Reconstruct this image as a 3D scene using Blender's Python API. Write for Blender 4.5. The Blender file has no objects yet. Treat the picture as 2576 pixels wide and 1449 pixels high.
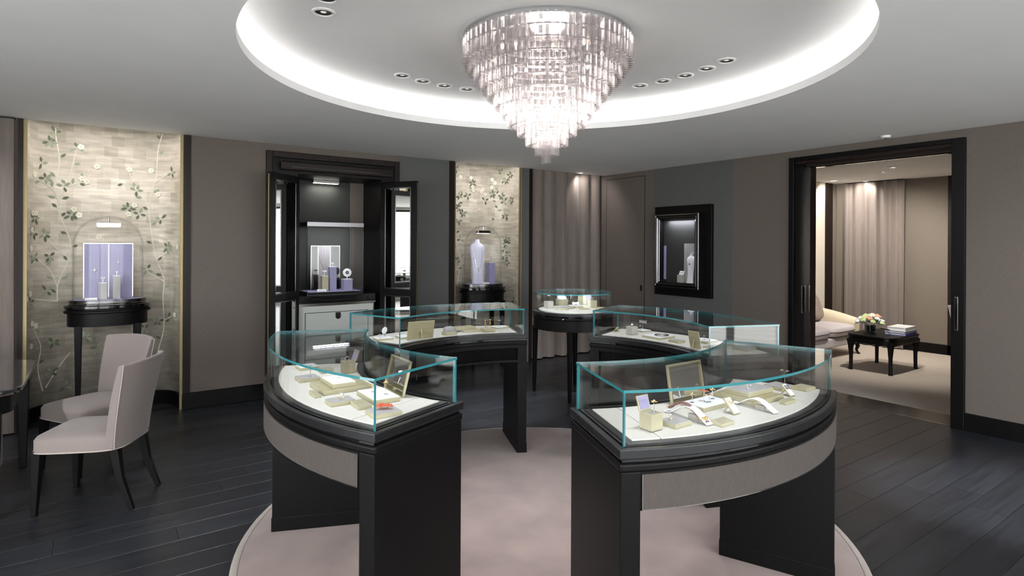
import bpy, bmesh, math, random
from math import sin, cos, pi, radians as R, hypot, sqrt
from mathutils import Matrix, Vector
random.seed(7)
scene = bpy.context.scene
COL = scene.collection

# ---------------------------------------------------------------- camera, world, exposure
# world axes: X = distance from the right-hand wall, Y = distance from the left-hand wall (metres)
cam_d = bpy.data.cameras.new('camera')
cam = bpy.data.objects.new('camera', cam_d); COL.objects.link(cam)
cam_d.sensor_width = 36.0
cam_d.lens = 36.0 * 1475.17 / 2576.0
cam_d.shift_y = -(724.5 - 614.29) / 2576.0
cam_d.clip_start = 0.05
rt, up, fw = Vector((-0.81752, 0.57590, 0)), Vector((0, 0, 1)), Vector((-0.57590, -0.81752, 0))
m3 = Matrix((rt, up, -fw)).transposed() @ Matrix.Rotation(0.0053, 3, 'Z')
cam.matrix_world = Matrix.Translation((6.1897, 6.4037, 1.6)) @ m3.to_4x4()
scene.camera = cam

world = bpy.data.worlds.new('world'); scene.world = world; world.use_nodes = True
world.node_tree.nodes['Background'].inputs[0].default_value = (0.97, 0.985, 1, 1)
world.node_tree.nodes['Background'].inputs[1].default_value = 2.6
vs = scene.view_settings
vs.view_transform = 'Standard'; vs.look = 'None'; vs.gamma = 1.0; vs.use_curve_mapping = False
vs.exposure = 1.7
scene.cycles.transparent_max_bounces = 40
scene.cycles.max_bounces = 7
scene.cycles.diffuse_bounces = 4
scene.cycles.glossy_bounces = 4
scene.cycles.caustics_reflective = False
scene.cycles.caustics_refractive = False
scene.cycles.sample_clamp_indirect = 6.0
scene.cycles.adaptive_threshold = 0.02

H = 2.6314          # main ceiling
HR = 2.85           # recessed ceiling
CV = (3.967, 3.610) # centre of the ceiling recess and chandelier
CC = (4.043, 3.678) # centre of the ring of showcases
P_SPOT, P_COVE, P_CHAND = 9.5, 2.6, 4.2

# ---------------------------------------------------------------- materials
def lin(c):
    return tuple(((v/255.0)/12.92 if v/255.0 <= .04045 else ((v/255.0+.055)/1.055)**2.4) for v in c)
MATS = {}
def nodes_of(name):
    m = bpy.data.materials.new(name); m.use_nodes = True
    nt = m.node_tree; b = nt.nodes['Principled BSDF']
    MATS[name] = m
    return m, nt, b
def mat(name, rgb, rough=.5, metal=0., noise=None, var=.15, bump=0., coat=0., sheen=0., stretch=(1,1,1), rnd=0., spec=.5):
    """principled material; noise = scale of a tonal variation, bump = fine relief, rnd = tone per object"""
    m, nt, b = nodes_of(name)
    c = lin(rgb)
    b.inputs['Base Color'].default_value = (*c, 1)
    b.inputs['Roughness'].default_value = rough
    b.inputs['Metallic'].default_value = metal
    b.inputs['Specular IOR Level'].default_value = spec
    b.inputs['Coat Weight'].default_value = coat
    b.inputs['Coat Roughness'].default_value = .08
    if sheen:
        b.inputs['Sheen Weight'].default_value = sheen
    if noise or rnd:
        L = nt.links; N = nt.nodes
        tc = N.new('ShaderNodeTexCoord'); mp = N.new('ShaderNodeMapping'); mp.inputs['Scale'].default_value = stretch
        nz = N.new('ShaderNodeTexNoise'); nz.inputs['Scale'].default_value = noise or 5; nz.inputs['Detail'].default_value = 3
        L.new(tc.outputs['Object'], mp.inputs[0]); L.new(mp.outputs[0], nz.inputs['Vector'])
        ramp = N.new('ShaderNodeValToRGB')
        ramp.color_ramp.elements[0].position = .3; ramp.color_ramp.elements[1].position = .7
        ramp.color_ramp.elements[0].color = (*[v*(1-var) for v in c], 1)
        ramp.color_ramp.elements[1].color = (*[min(1, v*(1+var)) for v in c], 1)
        L.new(nz.outputs['Fac'], ramp.inputs[0])
        out = ramp.outputs[0]
        if rnd:
            oi = N.new('ShaderNodeObjectInfo')
            mr = N.new('ShaderNodeMapRange'); mr.inputs[3].default_value = 1-rnd; mr.inputs[4].default_value = 1+rnd
            L.new(oi.outputs['Random'], mr.inputs[0])
            mx = N.new('ShaderNodeVectorMath'); mx.operation = 'SCALE'
            L.new(out, mx.inputs[0]); L.new(mr.outputs[0], mx.inputs['Scale']); out = mx.outputs[0]
        L.new(out, b.inputs['Base Color'])
        if bump:
            bp = N.new('ShaderNodeBump'); bp.inputs['Strength'].default_value = bump; bp.inputs['Distance'].default_value = .004
            L.new(nz.outputs['Fac'], bp.inputs['Height']); L.new(bp.outputs[0], b.inputs['Normal'])
    return m
def emit(name, rgb, strength):
    m, nt, b = nodes_of(name)
    b.inputs['Base Color'].default_value = (*lin(rgb), 1)
    b.inputs['Emission Color'].default_value = (*lin(rgb), 1)
    b.inputs['Emission Strength'].default_value = strength
    if name != 'led_cove': m.cycles.emission_sampling = 'NONE'   # lit by its own lamp object
    return m
def glass(name, tint=(.985, .992, .99), f0=.04, extra=None, tr=None, gloss=(1, 1, 1), edge=None):
    """clear pane: transparent with a Schlick reflection; optional translucent share"""
    m = bpy.data.materials.new(name); m.use_nodes = True; MATS[name] = m
    nt = m.node_tree; N = nt.nodes; L = nt.links; N.clear()
    o = N.new('ShaderNodeOutputMaterial'); mx = N.new('ShaderNodeMixShader')
    t = N.new('ShaderNodeBsdfTransparent'); t.inputs[0].default_value = (*tint, 1)
    g = N.new('ShaderNodeBsdfGlossy'); g.inputs['Roughness'].default_value = .0 if not tr else .06
    g.inputs[0].default_value = (*gloss, 1)
    lw = N.new('ShaderNodeLayerWeight'); lw.inputs['Blend'].default_value = .5
    pw = N.new('ShaderNodeMath'); pw.operation = 'POWER'; pw.inputs[1].default_value = 5.0
    ma = N.new('ShaderNodeMath'); ma.operation = 'MULTIPLY_ADD'; ma.inputs[1].default_value = 1-f0; ma.inputs[2].default_value = f0
    L.new(lw.outputs['Facing'], pw.inputs[0]); L.new(pw.outputs[0], ma.inputs[0])
    L.new(ma.outputs[0], mx.inputs[0])
    src = t.outputs[0]
    if edge:
        cm = N.new('ShaderNodeMix'); cm.data_type = 'RGBA'; cm.inputs['A'].default_value = (*tint, 1); cm.inputs['B'].default_value = (*edge, 1)
        L.new((pw if not tr else lw).outputs[0 if not tr else 'Facing'], cm.inputs['Factor']); L.new(cm.outputs['Result'], t.inputs[0])
    if tr:
        tl = N.new('ShaderNodeBsdfTranslucent'); tl.inputs[0].default_value = (*extra, 1)
        df = N.new('ShaderNodeBsdfDiffuse'); df.inputs[0].default_value = (*extra, 1)
        m1 = N.new('ShaderNodeMixShader'); m1.inputs[0].default_value = .5
        L.new(tl.outputs[0], m1.inputs[1]); L.new(df.outputs[0], m1.inputs[2])
        m2 = N.new('ShaderNodeMixShader'); m2.inputs[0].default_value = tr
        L.new(t.outputs[0], m2.inputs[1]); L.new(m1.outputs[0], m2.inputs[2]); src = m2.outputs[0]
    L.new(src, mx.inputs[1]); L.new(g.outputs[0], mx.inputs[2]); L.new(mx.outputs[0], o.inputs[0])
    return m

mat('plaster', (240, 240, 240), .85, noise=3, var=.015)
mat('taupe_fabric', (100, 91, 85), .8, noise=140, var=.10, bump=.15, stretch=(1, 1, .25))
mat('grey_fabric', (88, 89, 87), .8, noise=140, var=.08, bump=.15, stretch=(1, 1, .25))
mat('beige_fabric', (110, 101, 90), .8, noise=140, var=.08, bump=.1, stretch=(1, 1, .25))
mat('cream_wall', (206, 202, 196), .8, noise=4, var=.04)
mat('black_wood', (14, 13, 13.5), .40, noise=60, var=.25, bump=.03, stretch=(1, 1, .08), spec=.15)
mat('black_case', (14, 13, 13.5), .42, noise=50, var=.2, spec=.14)
mat('band_fabric', (68, 61, 57), .85, noise=140, var=.10, bump=.15, stretch=(1, 1, .25))
mat('desk_gloss', (34, 37, 42), .10, coat=1.0)
mat('brown_wood', (32, 23, 20), .42, noise=40, var=.3, stretch=(1, 1, .06), spec=.2)
mat('void_black', (6, 6, 6), .7, spec=.1)
mat('lacquer', (10, 9, 10), .12, coat=.6)
mat('rim_wood', (24, 24, 26), .32, noise=70, var=.2, stretch=(1, .2, 1))
mat('floor_wood', (35, 37, 42), .34, noise=26, var=.32, bump=.10, stretch=(.12, 1.6, 1), rnd=.22)
mat('floor_gap', (9, 9, 10), .8)
mat('rug', (126, 107, 102), .95, noise=3.2, var=.2, bump=.2, sheen=.3)
mat('rug_edge', (158, 149, 143), .95, noise=60, var=.05)
mat('carpet', (176, 163, 148), .95, noise=7, var=.08, bump=.15, stretch=(3, .6, 1), sheen=.2)
mat('bounce_paving', (236, 234, 230), .9)  # for the added ground outside, whitened to bounce light upward
mat('stone', (44, 40, 38), .2, noise=6, var=.2)
mat('pad', (206, 203, 196), .8, noise=160, var=.04)
mat('satin', (176, 169, 140), .38, metal=.1, noise=50, var=.06, stretch=(.2, 1, 1))
mat('satin_gold', (182, 173, 140), .32, metal=.3, noise=40, var=.08, stretch=(.15, 1, 1))
mat('satin_grey', (176, 172, 164), .5)
mat('silk_white', (236, 236, 240), .6)
mat('silk_grey', (168, 165, 165), .55)
mat('lilac_bust', (196, 194, 218), .5)
mat('lavender', (150, 146, 180), .55)
mat('silver', (225, 225, 228), .12, metal=1)
mat('chrome', (168, 162, 155), .14, metal=1)
mat('steel', (104, 102, 104), .22, metal=1)
mat('mirror', (218, 219, 216), .01, metal=1)
mat('gold', (232, 188, 110), .16, metal=1)
mat('rose', (214, 120, 92), .2, metal=.8)
mat('coral', (214, 92, 60), .35)
mat('sapphire', (50, 80, 215), .1)
mat('ruby', (190, 60, 70), .15)
mat('pearl', (240, 238, 234), .15)
mat('plum_strap', (128, 92, 92), .5, noise=200, var=.3)
mat('gold_trim', (140, 126, 92), .42, metal=.7)
mat('chair_fabric', (130, 119, 115), .85, noise=160, var=.06, bump=.1, sheen=.2)
mat('piping', (172, 160, 154), .8)
mat('sofa_cream', (206, 192, 166), .8, noise=120, var=.05)
mat('sofa_lilac', (190, 182, 182), .75, noise=120, var=.05)
mat('sofa_piping', (70, 62, 62), .8)
mat('pillow', (140, 126, 116), .8, noise=30, var=.3)
mat('curtain', (112, 101, 94), .7, noise=70, var=.10, stretch=(1, 1, .08), sheen=.3)
mat('leaf_dark', (98, 104, 84), .6)
mat('leaf_pale', (148, 158, 132), .6)
mat('stem_paint', (222, 217, 198), .6)
mat('flower_paint', (232, 226, 206), .6)
mat('leaf_green', (74, 104, 48), .5)
mat('bloom_white', (240, 238, 232), .6)
mat('bloom_green', (202, 216, 160), .6)
mat('bloom_peach', (226, 178, 148), .6)
mat('water_glass', (20, 30, 22), .08)
mat('paper', (226, 226, 224), .6)
mat('book_grey', (150, 152, 158), .5)
mat('book_blue', (84, 84, 190), .5)
mat('pen_black', (20, 22, 22), .3)
mat('drawer_shagreen', (196, 200, 196), .45, noise=220, var=.06, bump=.1)
mat('dark_lining', (40, 42, 38), .7)
mat('downlight_can', (64, 64, 64), .5, metal=.3)
mat('white_metal', (235, 235, 235), .4)
emit('led_white', (255, 250, 244), 3.0)
emit('led_cove', (255, 253, 250), P_COVE)
emit('lamp_lens', (255, 246, 232), .12)
emit('bulb', (255, 240, 220), 1.6)
glass('pane')
glass('pane_clear', (.985, .988, .988), .002)
glass('dome_glass', (.99, .99, .99), .010, edge=(.45, .43, .44))
glass('crystal', (.97, .955, .955), .10, extra=(.92, .9, .9), tr=.09, edge=(.58, .54, .54))
m, nt, b = nodes_of('pane_edge')
b.inputs['Base Color'].default_value = (*lin((52, 122, 128)), 1); b.inputs['Roughness'].default_value = .1
b.inputs['Transmission Weight'].default_value = .0; b.inputs['Coat Weight'].default_value = 1.0
# metal-leaf wallpaper: squares of silver leaf with soft tonal steps
m, nt, b = nodes_of('silver_leaf')
N = nt.nodes; L = nt.links
uv = N.new('ShaderNodeUVMap')
bk = N.new('ShaderNodeTexBrick'); bk.offset = .5
bk.inputs['Scale'].default_value = 1; bk.inputs['Brick Width'].default_value = .115; bk.inputs['Row Height'].default_value = .105
bk.inputs['Mortar Size'].default_value = .0012; bk.inputs['Mortar Smooth'].default_value = .3; bk.inputs['Bias'].default_value = -.1
bk.inputs['Color1'].default_value = (*lin((208, 199, 184)), 1); bk.inputs['Color2'].default_value = (*lin((182, 173, 157)), 1); bk.inputs['Mortar'].default_value = (*lin((214, 206, 190)), 1)
mp = N.new('ShaderNodeMapping'); mp.inputs['Scale'].default_value = (3, 16, 1)
nz = N.new('ShaderNodeTexNoise'); nz.inputs['Scale'].default_value = 1.6; nz.inputs['Detail'].default_value = 6
L.new(uv.outputs[0], bk.inputs['Vector']); L.new(uv.outputs[0], mp.inputs[0]); L.new(mp.outputs[0], nz.inputs['Vector'])
mr = N.new('ShaderNodeMapRange'); mr.inputs[1].default_value = .3; mr.inputs[2].default_value = .7; mr.inputs[3].default_value = .72; mr.inputs[4].default_value = 1.15
sc = N.new('ShaderNodeVectorMath'); sc.operation = 'SCALE'
L.new(nz.outputs['Fac'], mr.inputs[0]); L.new(bk.outputs['Color'], sc.inputs[0]); L.new(mr.outputs[0], sc.inputs['Scale'])
L.new(sc.outputs[0], b.inputs['Base Color'])
b.inputs['Metallic'].default_value = .12; b.inputs['Roughness'].default_value = .45

# ---------------------------------------------------------------- mesh tools
class MB:
    def __init__(s): s.v = []; s.f = []; s.m = []
    def add(s, vs_, fs, m=0):
        o = len(s.v); s.v += [tuple(p) for p in vs_]
        for k, f in enumerate(fs):
            s.f.append([i+o for i in f]); s.m.append(m[k] if isinstance(m, (list, tuple)) else m)
        return s
    def box(s, x0, x1, y0, y1, z0, z1, m=0):
        return s.add([(x0,y0,z0),(x1,y0,z0),(x1,y1,z0),(x0,y1,z0),(x0,y0,z1),(x1,y0,z1),(x1,y1,z1),(x0,y1,z1)],
                     [(0,3,2,1),(4,5,6,7),(0,1,5,4),(1,2,6,5),(2,3,7,6),(3,0,4,7)], m)
    def obox(s, c, size, mtx, m=0):
        x, y, z = [v/2 for v in size]
        pts = [Vector(p) for p in [(-x,-y,-z),(x,-y,-z),(x,y,-z),(-x,y,-z),(-x,-y,z),(x,-y,z),(x,y,z),(-x,y,z)]]
        return s.add([tuple(Vector(c) + mtx @ p) for p in pts], [(0,3,2,1),(4,5,6,7),(0,1,5,4),(1,2,6,5),(2,3,7,6),(3,0,4,7)], m)
    def prism(s, poly, z0, z1, mcap=0, mside=0):
        n = len(poly)
        area = sum(poly[i][0]*poly[(i+1) % n][1]-poly[(i+1) % n][0]*poly[i][1] for i in range(n))
        if area < 0: poly = poly[::-1]
        vs_ = [(x, y, z0) for x, y in poly]+[(x, y, z1) for x, y in poly]
        fs = [tuple(range(n-1, -1, -1)), tuple(range(n, 2*n))]; ms = [mcap, mcap]
        for i in range(n):
            j = (i+1) % n; fs.append((i, j, n+j, n+i)); ms.append(mside)
        return s.add(vs_, fs, ms)
    def lathe(s, prof, n=24, c=(0, 0), sx=1, sy=1, m=0, a0=0, a1=2*pi, close=True):
        full = abs(a1-a0-2*pi) < 1e-6
        k = n if full else n+1
        vs_ = []
        for r, z in prof:
            for i in range(k):
                a = a0+(a1-a0)*i/n
                vs_.append((c[0]+sx*r*cos(a), c[1]+sy*r*sin(a), z))
        fs = []
        for j in range(len(prof)-1):
            for i in range(n):
                i2 = (i+1) % k if full else i+1
                fs.append((j*k+i, j*k+i2, (j+1)*k+i2, (j+1)*k+i))
        if close and full:
            if prof[0][0] > 1e-6: fs.append(tuple(range(k-1, -1, -1)))
            if prof[-1][0] > 1e-6: fs.append(tuple(range((len(prof)-1)*k, len(prof)*k)))
        return s.add(vs_, fs, m)
    def tube(s, pts, rad, n=8, m=0, cap=True):
        pts = [Vector(p) for p in pts]; k = len(pts)
        rad = rad if isinstance(rad, (list, tuple)) else [rad]*k
        rings = []; ref = None
        for i in range(k):
            t = (pts[min(i+1, k-1)]-pts[max(i-1, 0)]).normalized()
            if ref is None:
                ref = Vector((0, 0, 1)) if abs(t.z) < .9 else Vector((1, 0, 0))
            u = (ref - t*ref.dot(t)).normalized(); w = t.cross(u); ref = u
            rings.append([tuple(pts[i]+rad[i]*(u*cos(2*pi*j/n)+w*sin(2*pi*j/n))) for j in range(n)])
        vs_ = [p for r in rings for p in r]; fs = []
        for i in range(k-1):
            for j in range(n):
                j2 = (j+1) % n; fs.append((i*n+j, i*n+j2, (i+1)*n+j2, (i+1)*n+j))
        if cap: fs += [tuple(range(n-1, -1, -1)), tuple(range((k-1)*n, k*n))]
        return s.add(vs_, fs, m)
    def grid(s, fn, nu, nv, m=0, flip=False):
        vs_ = [fn(i/nu, j/nv) for j in range(nv+1) for i in range(nu+1)]
        fs = []
        for j in range(nv):
            for i in range(nu):
                q = (j*(nu+1)+i, j*(nu+1)+i+1, (j+1)*(nu+1)+i+1, (j+1)*(nu+1)+i)
                fs.append(q[::-1] if flip else q)
        return s.add(vs_, fs, m)
    def slab(s, fn_front, fn_back, nu, nv, m=0):
        """closed sheet between two gridded surfaces"""
        k = len(s.v); s.grid(fn_front, nu, nv, m); k2 = len(s.v); s.grid(fn_back, nu, nv, m, True)
        W = nu+1
        rim = [i for i in range(W)]+[j*W+nu for j in range(1, nv+1)]+[nv*W+i for i in range(nu-1, -1, -1)]+[j*W for j in range(nv-1, 0, -1)]
        for i in range(len(rim)):
            a_, b_ = rim[i], rim[(i+1) % len(rim)]
            s.f.append([k+b_, k+a_, k2+a_, k2+b_]); s.m.append(m)
        return s
    def ell(s, c, r, e1=1., e2=1., nu=16, nv=10, m=0):
        """super-ellipsoid"""
        def pw(v, e): return math.copysign(abs(v)**e, v)
        vs_ = []; fs = []
        for j in range(1, nv):
            ph = -pi/2+pi*j/nv
            for i in range(nu):
                th = 2*pi*i/nu
                vs_.append((c[0]+r[0]*pw(cos(ph), e1)*pw(cos(th), e2), c[1]+r[1]*pw(cos(ph), e1)*pw(sin(th), e2), c[2]+r[2]*pw(sin(ph), e1)))
        b0 = len(vs_); vs_ += [(c[0], c[1], c[2]-r[2]), (c[0], c[1], c[2]+r[2])]
        for j in range(nv-2):
            for i in range(nu):
                i2 = (i+1) % nu; fs.append((j*nu+i, j*nu+i2, (j+1)*nu+i2, (j+1)*nu+i))
        for i in range(nu):
            i2 = (i+1) % nu; fs.append((b0, i2, i)); fs.append((b0+1, (nv-2)*nu+i, (nv-2)*nu+i2))
        return s.add(vs_, fs, m)
    def mesh(s, name, mats, smooth=None):
        me = bpy.data.meshes.new(name); me.from_pydata(s.v, [], s.f)
        for k in ([mats] if isinstance(mats, str) else mats): me.materials.append(MATS[k])
        me.polygons.foreach_set('material_index', s.m)
        if smooth is not None:
            me.polygons.foreach_set('use_smooth', [True]*len(s.f)); me.update(); me.set_sharp_from_angle(angle=R(smooth))
        me.update(); return me
    def build(s, name, mats, parent=None, smooth=None, bevel=0., seg=2, loc=None, rz=0):
        me = s.mesh(name, mats, smooth)
        return obj(name, me, parent, bevel, seg, loc, rz)
def obj(name, me, parent=None, bevel=0., seg=2, loc=None, rz=0):
    o = bpy.data.objects.new(name, me); COL.objects.link(o)
    if parent: o.parent = parent
    if loc: o.location = loc
    if rz: o.rotation_euler = (0, 0, rz)
    if bevel:
        md = o.modifiers.new('bevel', 'BEVEL'); md.width = bevel; md.segments = seg; md.limit_method = 'ANGLE'; md.angle_limit = R(40)
    return o
def tag(o, label=None, cat=None, group=None, kind=None):
    if label: o['label'] = label
    if cat: o['category'] = cat
    if group: o['group'] = group
    if kind: o['kind'] = kind
    return o
def thing(name, label, cat, loc=(0, 0, 0), rz=0., group=None):
    o = bpy.data.objects.new(name, None); COL.objects.link(o); o.empty_display_size = .05
    o.location = loc; o.rotation_euler = (0, 0, rz)
    return tag(o, label, cat, group)
def struct(o): o['kind'] = 'structure'; return o
def light(kind, name, energy, color, parent, loc, rot=(0, 0, 0), size=.05, size_y=None, spot=None, blend=.5):
    d = bpy.data.lights.new(name, kind); d.energy = energy; d.color = color
    if kind == 'AREA':
        d.size = size
        if size_y: d.shape = 'RECTANGLE'; d.size_y = size_y
    else: d.shadow_soft_size = size
    if kind == 'SPOT': d.spot_size = spot; d.spot_blend = blend
    o = bpy.data.objects.new(name, d); COL.objects.link(o); o.parent = parent; o.location = loc; o.rotation_euler = rot
    return o
def copy_tree(o, parent=None):
    c = o.copy(); COL.objects.link(c); c.parent = parent
    for ch in list(o.children): copy_tree(ch, c)
    return c
ORD = ['first', 'second', 'third', 'fourth', 'fifth', 'sixth']

# ================================================================ THE SETTING
# ---- floor: dark planks along X
fl = struct(MB().box(-.02, 9.2, -.60, 9.2, -.08, -.016).build('floor', 'floor_gap'))
PW = .189
row = 0; y = -.60
pm = MB(); sec = [(.0008, -.016), (PW-.0008, -.016), (PW-.0008, -.0010), (PW-.0020, 0), (.0020, 0), (.0008, -.0010)]
pm.add([(x_, y_, z_) for x_ in (0, 1) for y_, z_ in sec], [(5, 4, 3, 2, 1, 0), (6, 7, 8, 9, 10, 11)]+[(i, (i+1) % 6, 6+(i+1) % 6, 6+i) for i in range(6)])
pmesh = pm.mesh('plank', 'floor_wood')
while y < 9.19:
    x = -.02 - random.choice([0, .5, .9, 1.3])
    while x < 9.2:
        Lp = random.choice([1.75, 2.05, 2.3])
        x0 = max(x, -.02); x1 = min(x+Lp, 9.2)
        if x1-x0 > .05:
            o = obj('plank', pmesh, fl); o.location = (x0+.001, y, random.uniform(-.0006, 0)); o.scale = (x1-x0-.002, 1, 1)
        x += Lp
    y += PW; row += 1
# ---- ceiling with a round opening
def ring_to_rect(mb, c, r, x0, x1, y0, y1, z, n=96, up=False):
    P = []; Q = []
    for i in range(n):
        a = 2*pi*i/n; dx, dy = cos(a), sin(a)
        t = min([(x1-c[0])/dx if dx > 1e-9 else 1e9, (x0-c[0])/dx if dx < -1e-9 else 1e9,
                 (y1-c[1])/dy if dy > 1e-9 else 1e9, (y0-c[1])/dy if dy < -1e-9 else 1e9])
        P.append((c[0]+r*dx, c[1]+r*dy, z)); Q.append((c[0]+t*dx, c[1]+t*dy, z))
    cor = [(x0, y0, z), (x1, y0, z), (x1, y1, z), (x0, y1, z)]
    fs = []
    for i in range(n):
        j = (i+1) % n; f = [i, j, n+j, n+i]
        for k, q in enumerate(cor):
            A, B = Q[i], Q[j]
            if (abs(A[0]-q[0]) < 1e-6 or abs(A[1]-q[1]) < 1e-6) and (abs(B[0]-q[0]) < 1e-6 or abs(B[1]-q[1]) < 1e-6) and abs(A[0]-B[0]) > 1e-6 and abs(A[1]-B[1]) > 1e-6:
                f = [i, j, n+j, 2*n+k, n+i]
        fs.append(f if up else f[::-1])
    mb.add(P+Q+cor, fs)
RO = 1.713
mb = MB(); ring_to_rect(mb, CV, RO, 0, 9.2, 0, 9.2, H); ring_to_rect(mb, CV, 1.93, -.02, 9.2, -.7, 9.2, 2.93, up=True)  # upper plane is added, unseen, to keep world light out
prof = [(RO, H), (RO, H+.05), (1.92, H+.05), (1.92, H+.10), (1.912, H+.135), (1.89, H+.165), (1.855, H+.19), (1.80, H+.208), (1.72, HR), (.001, HR)]
mb.lathe(prof, 128, CV, close=False)
struct(mb.build('ceiling', 'plaster', smooth=50))
led = MB().lathe([(1.86, H+.053), (1.86, H+.062), (1.885, H+.062), (1.885, H+.053)], 96, CV, close=False).build('cove_light_strip', 'led_cove')
tag(led, 'continuous white light strip hidden behind the lip of the round ceiling recess', 'light strip')

# ---- left-hand wall (plane Y = 0), cabinet bay and two alcoves
T = .14
wl = MB()
for a0, a1 in ((6.745, 9.2), (4.787, 5.531), (2.563, 3.313)): wl.box(a0, a1, -T, 0, 0, H+.3)
wl.box(3.313, 4.787, -T, 0, 2.555, H+.3)
wl.box(1.364, 1.525, -.5, 0, 0, H+.3)
wl.box(-.02, 1.364, -.3, -.16, 0, H+.3)
wl = struct(wl.build('wall_left', 'taupe_fabric'))
MB().box(2.64, 3.10, 0, .006, .16, H).build('fabric_panel', 'grey_fabric', wl)
MB().box(3.10, 3.313, 0, .006, .16, H).build('fabric_panel', 'grey_fabric', wl)
MB().box(2.563, 2.64, 0, .012, 0, H).build('edge_post', 'brown_wood', wl)
MB().box(5.468, 5.531, 0, .010, 0, H).build('edge_post', 'brown_wood', wl)
MB().box(1.345, 1.40, -.04, .012, 0, H).build('edge_post', 'brown_wood', wl)
MB().box(1.40, 1.525, 0, .006, 0, H).build('fabric_panel', 'grey_fabric', wl)
MB().box(6.712, 6.745, -.10, .02, 0, H).build('edge_post', 'brown_wood', wl)
bl = MB().box(4.787, 5.531, 0, .022, 0, .155).box(2.563, 3.25, 0, .022, 0, .155).box(7.7, 9.2, 0, .022, 0, .155)
struct(bl.build('baseboard_left', 'black_wood', bevel=.004))

def niche_curve(ac, hw, dep, n=72):
    pts = []
    for i in range(n+1):
        t = -pi/2+pi*i/n
        u = math.copysign(abs(sin(t))**(2/4.5), sin(t)); v = max(cos(t), 0)**(2/2.6)
        pts.append((ac+hw*u, -dep*v))
    return pts
S1 = [[(0.495, 0.253), (0.543, 0.468), (0.515, 0.658), (0.591, 0.82)], [(0.47, 0.274), (0.364, 0.453), (0.283, 0.57)], [(0.381, 1.055), (0.375, 1.219), (0.295, 1.454), (0.295, 1.638), (0.37, 1.856), (0.37, 1.965), (0.305, 2.171), (0.247, 2.452)], [(0.37, 1.947), (0.416, 2.071), (0.533, 2.158)], [(0.416, 2.089), (0.372, 2.329), (0.395, 2.544), (0.403, 2.643)], [(0.305, 2.116), (0.239, 2.148), (0.201, 2.178)], [(0.302, 1.445), (0.46, 1.618)], [(0.382, 1.183), (0.443, 1.348), (0.571, 1.459)], [(0.381, 1.055), (0.62, 1.094)], [(-0.423, 0.523), (-0.478, 0.759), (-0.466, 1.055), (-0.475, 1.232), (-0.4, 1.449), (-0.356, 1.723), (-0.338, 1.958), (-0.397, 2.235), (-0.413, 2.511), (-0.458, 2.69)], [(-0.475, 1.212), (-0.316, 1.312)], [(-0.409, 1.439), (-0.564, 1.548)], [(-0.33, 1.978), (-0.23, 2.11), (-0.116, 2.18)], [(-0.467, 0.818), (-0.598, 0.882)], [(-0.388, 2.196), (-0.511, 2.286)], [(-0.23, 2.11), (-0.173, 2.281)]]
F1 = [(0.589, 2.196), (0.201, 2.197), (0.164, 2.171), (0.26, 1.906), (0.222, 1.852), (0.613, 1.853), (0.574, 1.855), (0.626, 1.704), (0.64, 1.539), (0.653, 1.14), (0.715, 1.103), (0.618, 0.876), (0.572, 0.852), (0.632, 0.678), (-0.354, 2.312), (-0.172, 2.31), (-0.166, 1.875), (-0.215, 1.964), (-0.615, 0.883), (-0.667, 1.558), (0.088, 2.318), (0.069, 1.65), (0.21, 2.493), (-0.415, 2.078)]
L1 = [(0.403, 2.60), (0.448, 2.509), (0.24, 2.481), (0.515, 2.311), (0.479, 2.173), (0.342, 2.113), (0.282, 1.85), (0.586, 1.81), (0.598, 1.678), (0.485, 1.663), (0.444, 1.465), (0.596, 1.46), (0.466, 1.152), (0.635, 1.061), (0.41, 0.677), (0.172, 0.698), (0.08, 0.596), (0.424, 0.408), (0.319, 0.263), (-0.166, 1.933), (-0.256, 1.878), (-0.443, 1.833), (-0.23, 2.11), (-0.515, 1.548), (-0.324, 1.331), (-0.302, 0.745), (-0.421, 0.819), (-0.559, 2.295)]
S2 = [[(-0.269, 1.873), (-0.199, 2.037), (-0.185, 2.303)], [(-0.335, 1.845), (-0.389, 2.027), (-0.384, 2.209), (-0.35, 2.375), (-0.327, 2.49)], [(-0.389, 2.027), (-0.417, 2.187), (-0.423, 2.376), (-0.452, 2.492)], [(0.236, 2.091), (0.224, 2.141), (0.121, 2.279), (0.013, 2.441)], [(-0.199, 2.016), (-0.136, 2.078)], [(0.251, 1.812), (0.24, 2.091), (0.267, 2.229)], [(-0.463, 1.369), (-0.532, 1.58), (-0.564, 1.68)], [(0.223, 1.057), (0.173, 1.374), (0.237, 1.595), (0.261, 1.858)]]
F2 = [(0.18, 2.5), (0.072, 2.317), (-0.022, 2.329), (-0.013, 2.379), (-0.177, 2.349), (-0.152, 2.323), (-0.214, 2.286), (-0.313, 2.388), (-0.361, 2.451), (-0.124, 2.071), (-0.436, 2.107), (-0.32, 2.494), (0.013, 2.498), (0.218, 1.953)]
L2 = [(0.24, 2.6), (0.21, 1.918), (0.195, 2.247), (0.063, 2.254), (0.136, 2.018), (-0.459, 2.6), (-0.591, 2.55), (-0.514, 2.483), (-0.453, 2.274), (-0.613, 2.204), (-0.492, 2.194), (-0.509, 1.976), (-0.211, 2.203), (-0.321, 2.294), (-0.013, 2.428), (0.203, 2.086), (0.208, 1.913), (0.174, 1.666), (-0.553, 1.662), (-0.521, 1.598), (-0.512, 1.516), (-0.565, 1.462), (-0.502, 1.388), (-0.544, 1.343), (0.225, 1.374), (0.141, 1.284), (-0.505, 0.839), (-0.68, 0.832)]
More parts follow.
